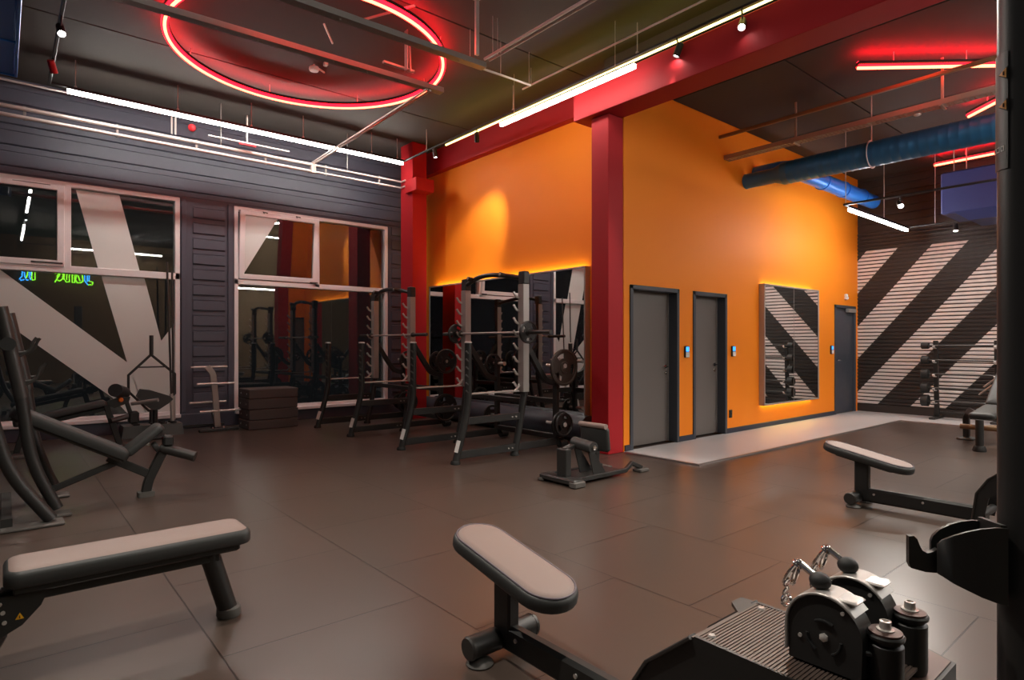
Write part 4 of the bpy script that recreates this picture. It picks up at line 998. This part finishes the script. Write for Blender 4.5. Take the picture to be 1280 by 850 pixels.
# blue air unit, upper left
o = empty('air_unit', (-.6, 7.7, 4.3), 'blue sheet-metal air unit hung over the window side', 'air unit')
MB().bbox((-1.6, 6.2, 4.30), (.10, 8.62, 4.62), .02).build('casing', M_blue, o)
MB().rect([(-1.5, 8.60, 4.30), (.11, 8.60, 4.30), (.11, 6.2, 4.30)], .035, .03).rect([(-1.5, 7.65, 4.30), (.11, 7.65, 4.30)], .03, .03).build('edge_rail', M_blue, o)
m = MB()
for x in (-1.4, 0): m.tube([(x, 8.4, 4.6), (x, 8.4, CZ)], .008, n=6)
m.build('hanging_rod', M_pipe, o)

# right-hand zone: duct, tray, strut, unit, track
du = empty('air_duct', (8.92, 3, 3.9), 'large blue spiral duct running below the cable tray', 'duct')
m = MB(); yy_ = 4.36; pts_r = [(.115, 4.95), (.115, 4.50), (.165, 4.32)]
rings = []; n = 28
prof = [(.112, 4.948), (.118, 4.94), (.112, 4.92), (.112, 4.48), (.166, 4.34)]
y = 4.34
while y > -3.8:
    prof += [(.166, y), (.166, y-.085), (.168, y-.092), (.168, y-.10)]; y -= .105
rings = [[(8.92+r_*math.cos(2*PI*i/n), yv, 3.90+r_*math.sin(2*PI*i/n)) for i in range(n)] for r_, yv in prof]
m.loft(rings); m.build('duct_body', M_blued, du)
for yv in (3.15, .6): m = MB().tube([(8.92, yv, 4.08), (8.92, yv, CZB)], .008, n=6).sweep([(8.92+.176*math.cos(R(a)), yv, 3.90+.176*math.sin(R(a))) for a in range(0, 361, 15)], [(-.012, -.003), (.012, -.003), (.012, .003), (-.012, .003)], up=(0,1,0)); m.build('hanger', M_pipe, du)
d2 = empty('air_duct', (10, 4.5, 3.95), 'slimmer blue duct with elbow along the orange wall', 'duct')
m = MB().tube([(8.45, 4.95, 4.02), (8.62, 4.10, 4.02), (9.1, 4.12, 4.02), (12.2, 4.22, 4.0)][0:0] or [(9.22, 4.945, 4.06), (9.22, 4.42, 4.06), (12.6, 4.42, 4.04)], .125, .22, n=24)
m.build('duct_body', M_blue, d2)
m = MB()
for x in (9.6, 10.4, 11.2, 12.0): m.sweep([(x, 4.42+.13*math.cos(R(a)), 4.05+.13*math.sin(R(a))) for a in range(0, 361, 15)], [(-.01, -.004), (.01, -.004), (.01, .004), (-.01, .004)], up=(1,0,0))
m.build('seam_band', M_blue, d2)
ct = empty('cable_tray', (8.35, 2.5, 4.15), 'perforated cable tray above the blue duct', 'cable tray')
m = MB(); y = 4.93
for s_ in (-1, 1): m.box((8.35+s_*.075, -3.8, 4.12), (8.35+s_*.078, 4.94, 4.18))
while y > -3.8: m.box((8.275, y-.028, 4.118), (8.425, y, 4.123)); y -= .05
for x in (8.29, 8.35, 8.41): m.box((x-.008, -3.8, 4.116), (x+.008, 4.94, 4.124))
m.build('tray', M_tray, ct)
for y in (3.9, 2.2, .4): MB().rect([(8.35, y, 4.12), (8.35, y, CZB)], .03, .02).rect([(8.26, y, 4.11), (8.46, y, 4.11)], .03, .02).build('hanger', M_tray, ct)
m = MB().ball((8.35, 2.45, 4.09), .035, sc=(1,1.2,.5)); m.build('sensor', M_white, ct)
o = MB().rect([(8.14, 4.93, 4.42), (8.14, -3.8, 4.42)], .045, .045).build('square_strut', M_tan); tag(o, 'tan square strut running above the cable tray', 'strut')
ac = empty('air_unit', (11.5, 2.2, 3.7), 'indigo ceiling air unit behind the black tower', 'air unit')
MB().bbox((11.45, .9, 3.42), (12.42, 3.04, 4.08), .02).build('casing', M_purple, ac)
MB().loft([[(11.45, .95, 3.42), (11.45, 2.85, 3.42), (12.42, 2.85, 3.42), (12.42, .95, 3.42)], [(11.6, 1.1, 3.30), (11.6, 2.7, 3.30), (12.35, 2.7, 3.30), (12.35, 1.1, 3.30)]][::-1]).build('lower_tray', M_purple, ac)
m = MB()
for x, y in ((11.6, 2.9), (12.3, 2.9), (11.6, 1.1)): m.tube([(x, y, 4.05), (x, y, CZB)], .008, n=6)
m.build('hanging_rod', M_pipe, ac)
t2 = empty('light_track', (10.9, 1, 3.42), 'black track loop in front of the striped wall', 'light track')
for a, c in (((9.70, 3.80), (12.50, 3.80)), ((12.50, 3.80), (12.50, -2.8)), ((9.70, 3.80), (9.70, -2.8)), ((9.70, -2.8), (12.5, -2.8))):
    MB().rect([(a[0], a[1], 3.455), (c[0], c[1], 3.455)], .035, .03).build('track_bar', M_track, t2)
for x, y in ((9.75, 3.8), (11.3, 3.8), (12.5, 3.4), (9.7, 1.9), (12.5, 1.6), (9.7, -1)):
    MB().tube([(x, y, 3.44), (x, y, CZB)], .006, n=6).build('hanging_rod', M_pipe, t2)
led_tube('white linear light before the striped wall', (9.86, 3.79, 3.40), (12.42, 3.81, 3.40), .05, .045, E_ledB)
led_tube('added white linear light on the unseen near side of the slat-wall track', (9.70, -.2, 3.40), (9.70, -2.6, 3.40), .05, .045, E_ledB)  # tube added beyond the view to light the orange wall
led_tube('added white light, out of view high in the right-hand zone', (7.1, 1.1, 3.95), (7.1, -2.9, 3.95), .05, .045, E_fill, wires=True)  # added fill lamp, kept out of view
led_tube('added white light crossing the right-hand zone out of view', (7.6, -.6, 3.55), (11.9, -.6, 3.55), .05, .045, E_fill, wires=True)  # added out of view as general light for this zone
led_tube('added white light out of view nearest the rear wall', (6.6, -3.2, 3.55), (11.0, -3.2, 3.55), .05, .045, E_fill, wires=True)  # unseen lamp added for bounce from the rear
spot('lit spotlight on the track by the indigo unit', (9.70, 3.05, 3.31), (8.6, 2.5, 2.3), True, 60, 60, 3.445)
spot('lit round spotlight in front of the striped wall', (12.5, 3.10, 3.31), (11.9, 2.9, 1.6), True, 60, 90, 3.445)
spot('unseen spotlight on the near side of the slat-wall track', (9.70, .9, 3.31), (8.2, 1.6, 0), True, 100, 100, 3.445)  # unseen spot, lights the floor of this zone

# neon lettering on the rear wall (seen mirrored in the window)
ns = empty('neon_sign', (1.5, YN, 3.55), 'green and blue neon lettering reflected in the left window', 'neon sign')
def sgn(px_, py):
    s_ = (px_-640)/FPX; dx, dy = _f[0]+s_*_r[0], _f[1]+s_*_r[1]; k = (2*(YF+.06)-YN-.05)/dy
    return (k*dx, YN+.05, CH-(py-HZ)/FPX*k)
def stroke(mb, pts, r=.018): mb.tube([sgn(15+x/11.64, 335+y/11.62) for x, y in pts], r, n=6)
g = MB()
for pts in ([(190,35),(235,35),(220,110),(200,150)], [(290,45),(285,150),(300,175),(335,170),(335,45),(290,45)], [(625,80),(660,65),(700,90),(640,180),(625,205)], [(700,65),(745,90),(735,160),(690,190),(655,165),(660,110),(700,65)], [(760,75),(755,160),(790,205),(835,200),(835,80),(800,75),(795,170)], [(880,85),(875,210),(910,210),(915,85),(880,85)], [(940,90),(985,80),(1025,110),(1035,190),(1000,215),(950,215),(925,180),(940,90)], [(960,110),(990,190)], [(1120,190),(1180,210),(1165,245),(1110,245)], [(1080,95),(1125,95)]): stroke(g, pts)
tag(g.build('green_tube', E_green, ns), 'green neon strokes')
g = MB()
for pts in ([(150,35),(145,120),(110,155),(130,180),(180,165)], [(180,60),(185,120),(215,180),(235,170)], [(250,40),(250,120),(275,175)], [(275,40),(275,110)], [(1055,95),(1060,190),(1105,245)], [(1125,100),(1120,190)], [(1095,110),(1095,200)]): stroke(g, pts)
tag(g.build('blue_tube', E_blue, ns), 'blue neon strokes')

# ------------------------------------------------------------------ world, camera, output
wd = bpy.data.worlds.new('night'); bpy.context.scene.world = wd; wd.use_nodes = True
bg = wd.node_tree.nodes['Background']; bg.inputs[0].default_value = (.0035, .0035, .004, 1); bg.inputs[1].default_value = 1
cam = bpy.data.cameras.new('camera'); co = bpy.data.objects.new('camera', cam); C.objects.link(co)
co.location = (0, 0, CH); co.rotation_euler = (R(90), 0, HEAD-PI/2)
cam.sensor_width = 36; cam.lens = 36*FPX/1280; cam.shift_y = 5/1280; cam.clip_start = .05; cam.clip_end = 200
sc = bpy.context.scene; sc.camera = co
sc.view_settings.view_transform = 'Standard'; sc.view_settings.look = 'None'; sc.view_settings.gamma = 1; sc.view_settings.use_curve_mapping = False
sc.view_settings.exposure = 1.38
sc.cycles.use_denoising = True
sc.cycles.max_bounces = 8; sc.cycles.diffuse_bounces = 5; sc.cycles.glossy_bounces = 5; sc.cycles.transparent_max_bounces = 12
sc.cycles.sample_clamp_indirect = 6; sc.cycles.caustics_reflective = False; sc.cycles.caustics_refractive = False
for o in bpy.data.objects:
    if '_base' in o: del o['_base']
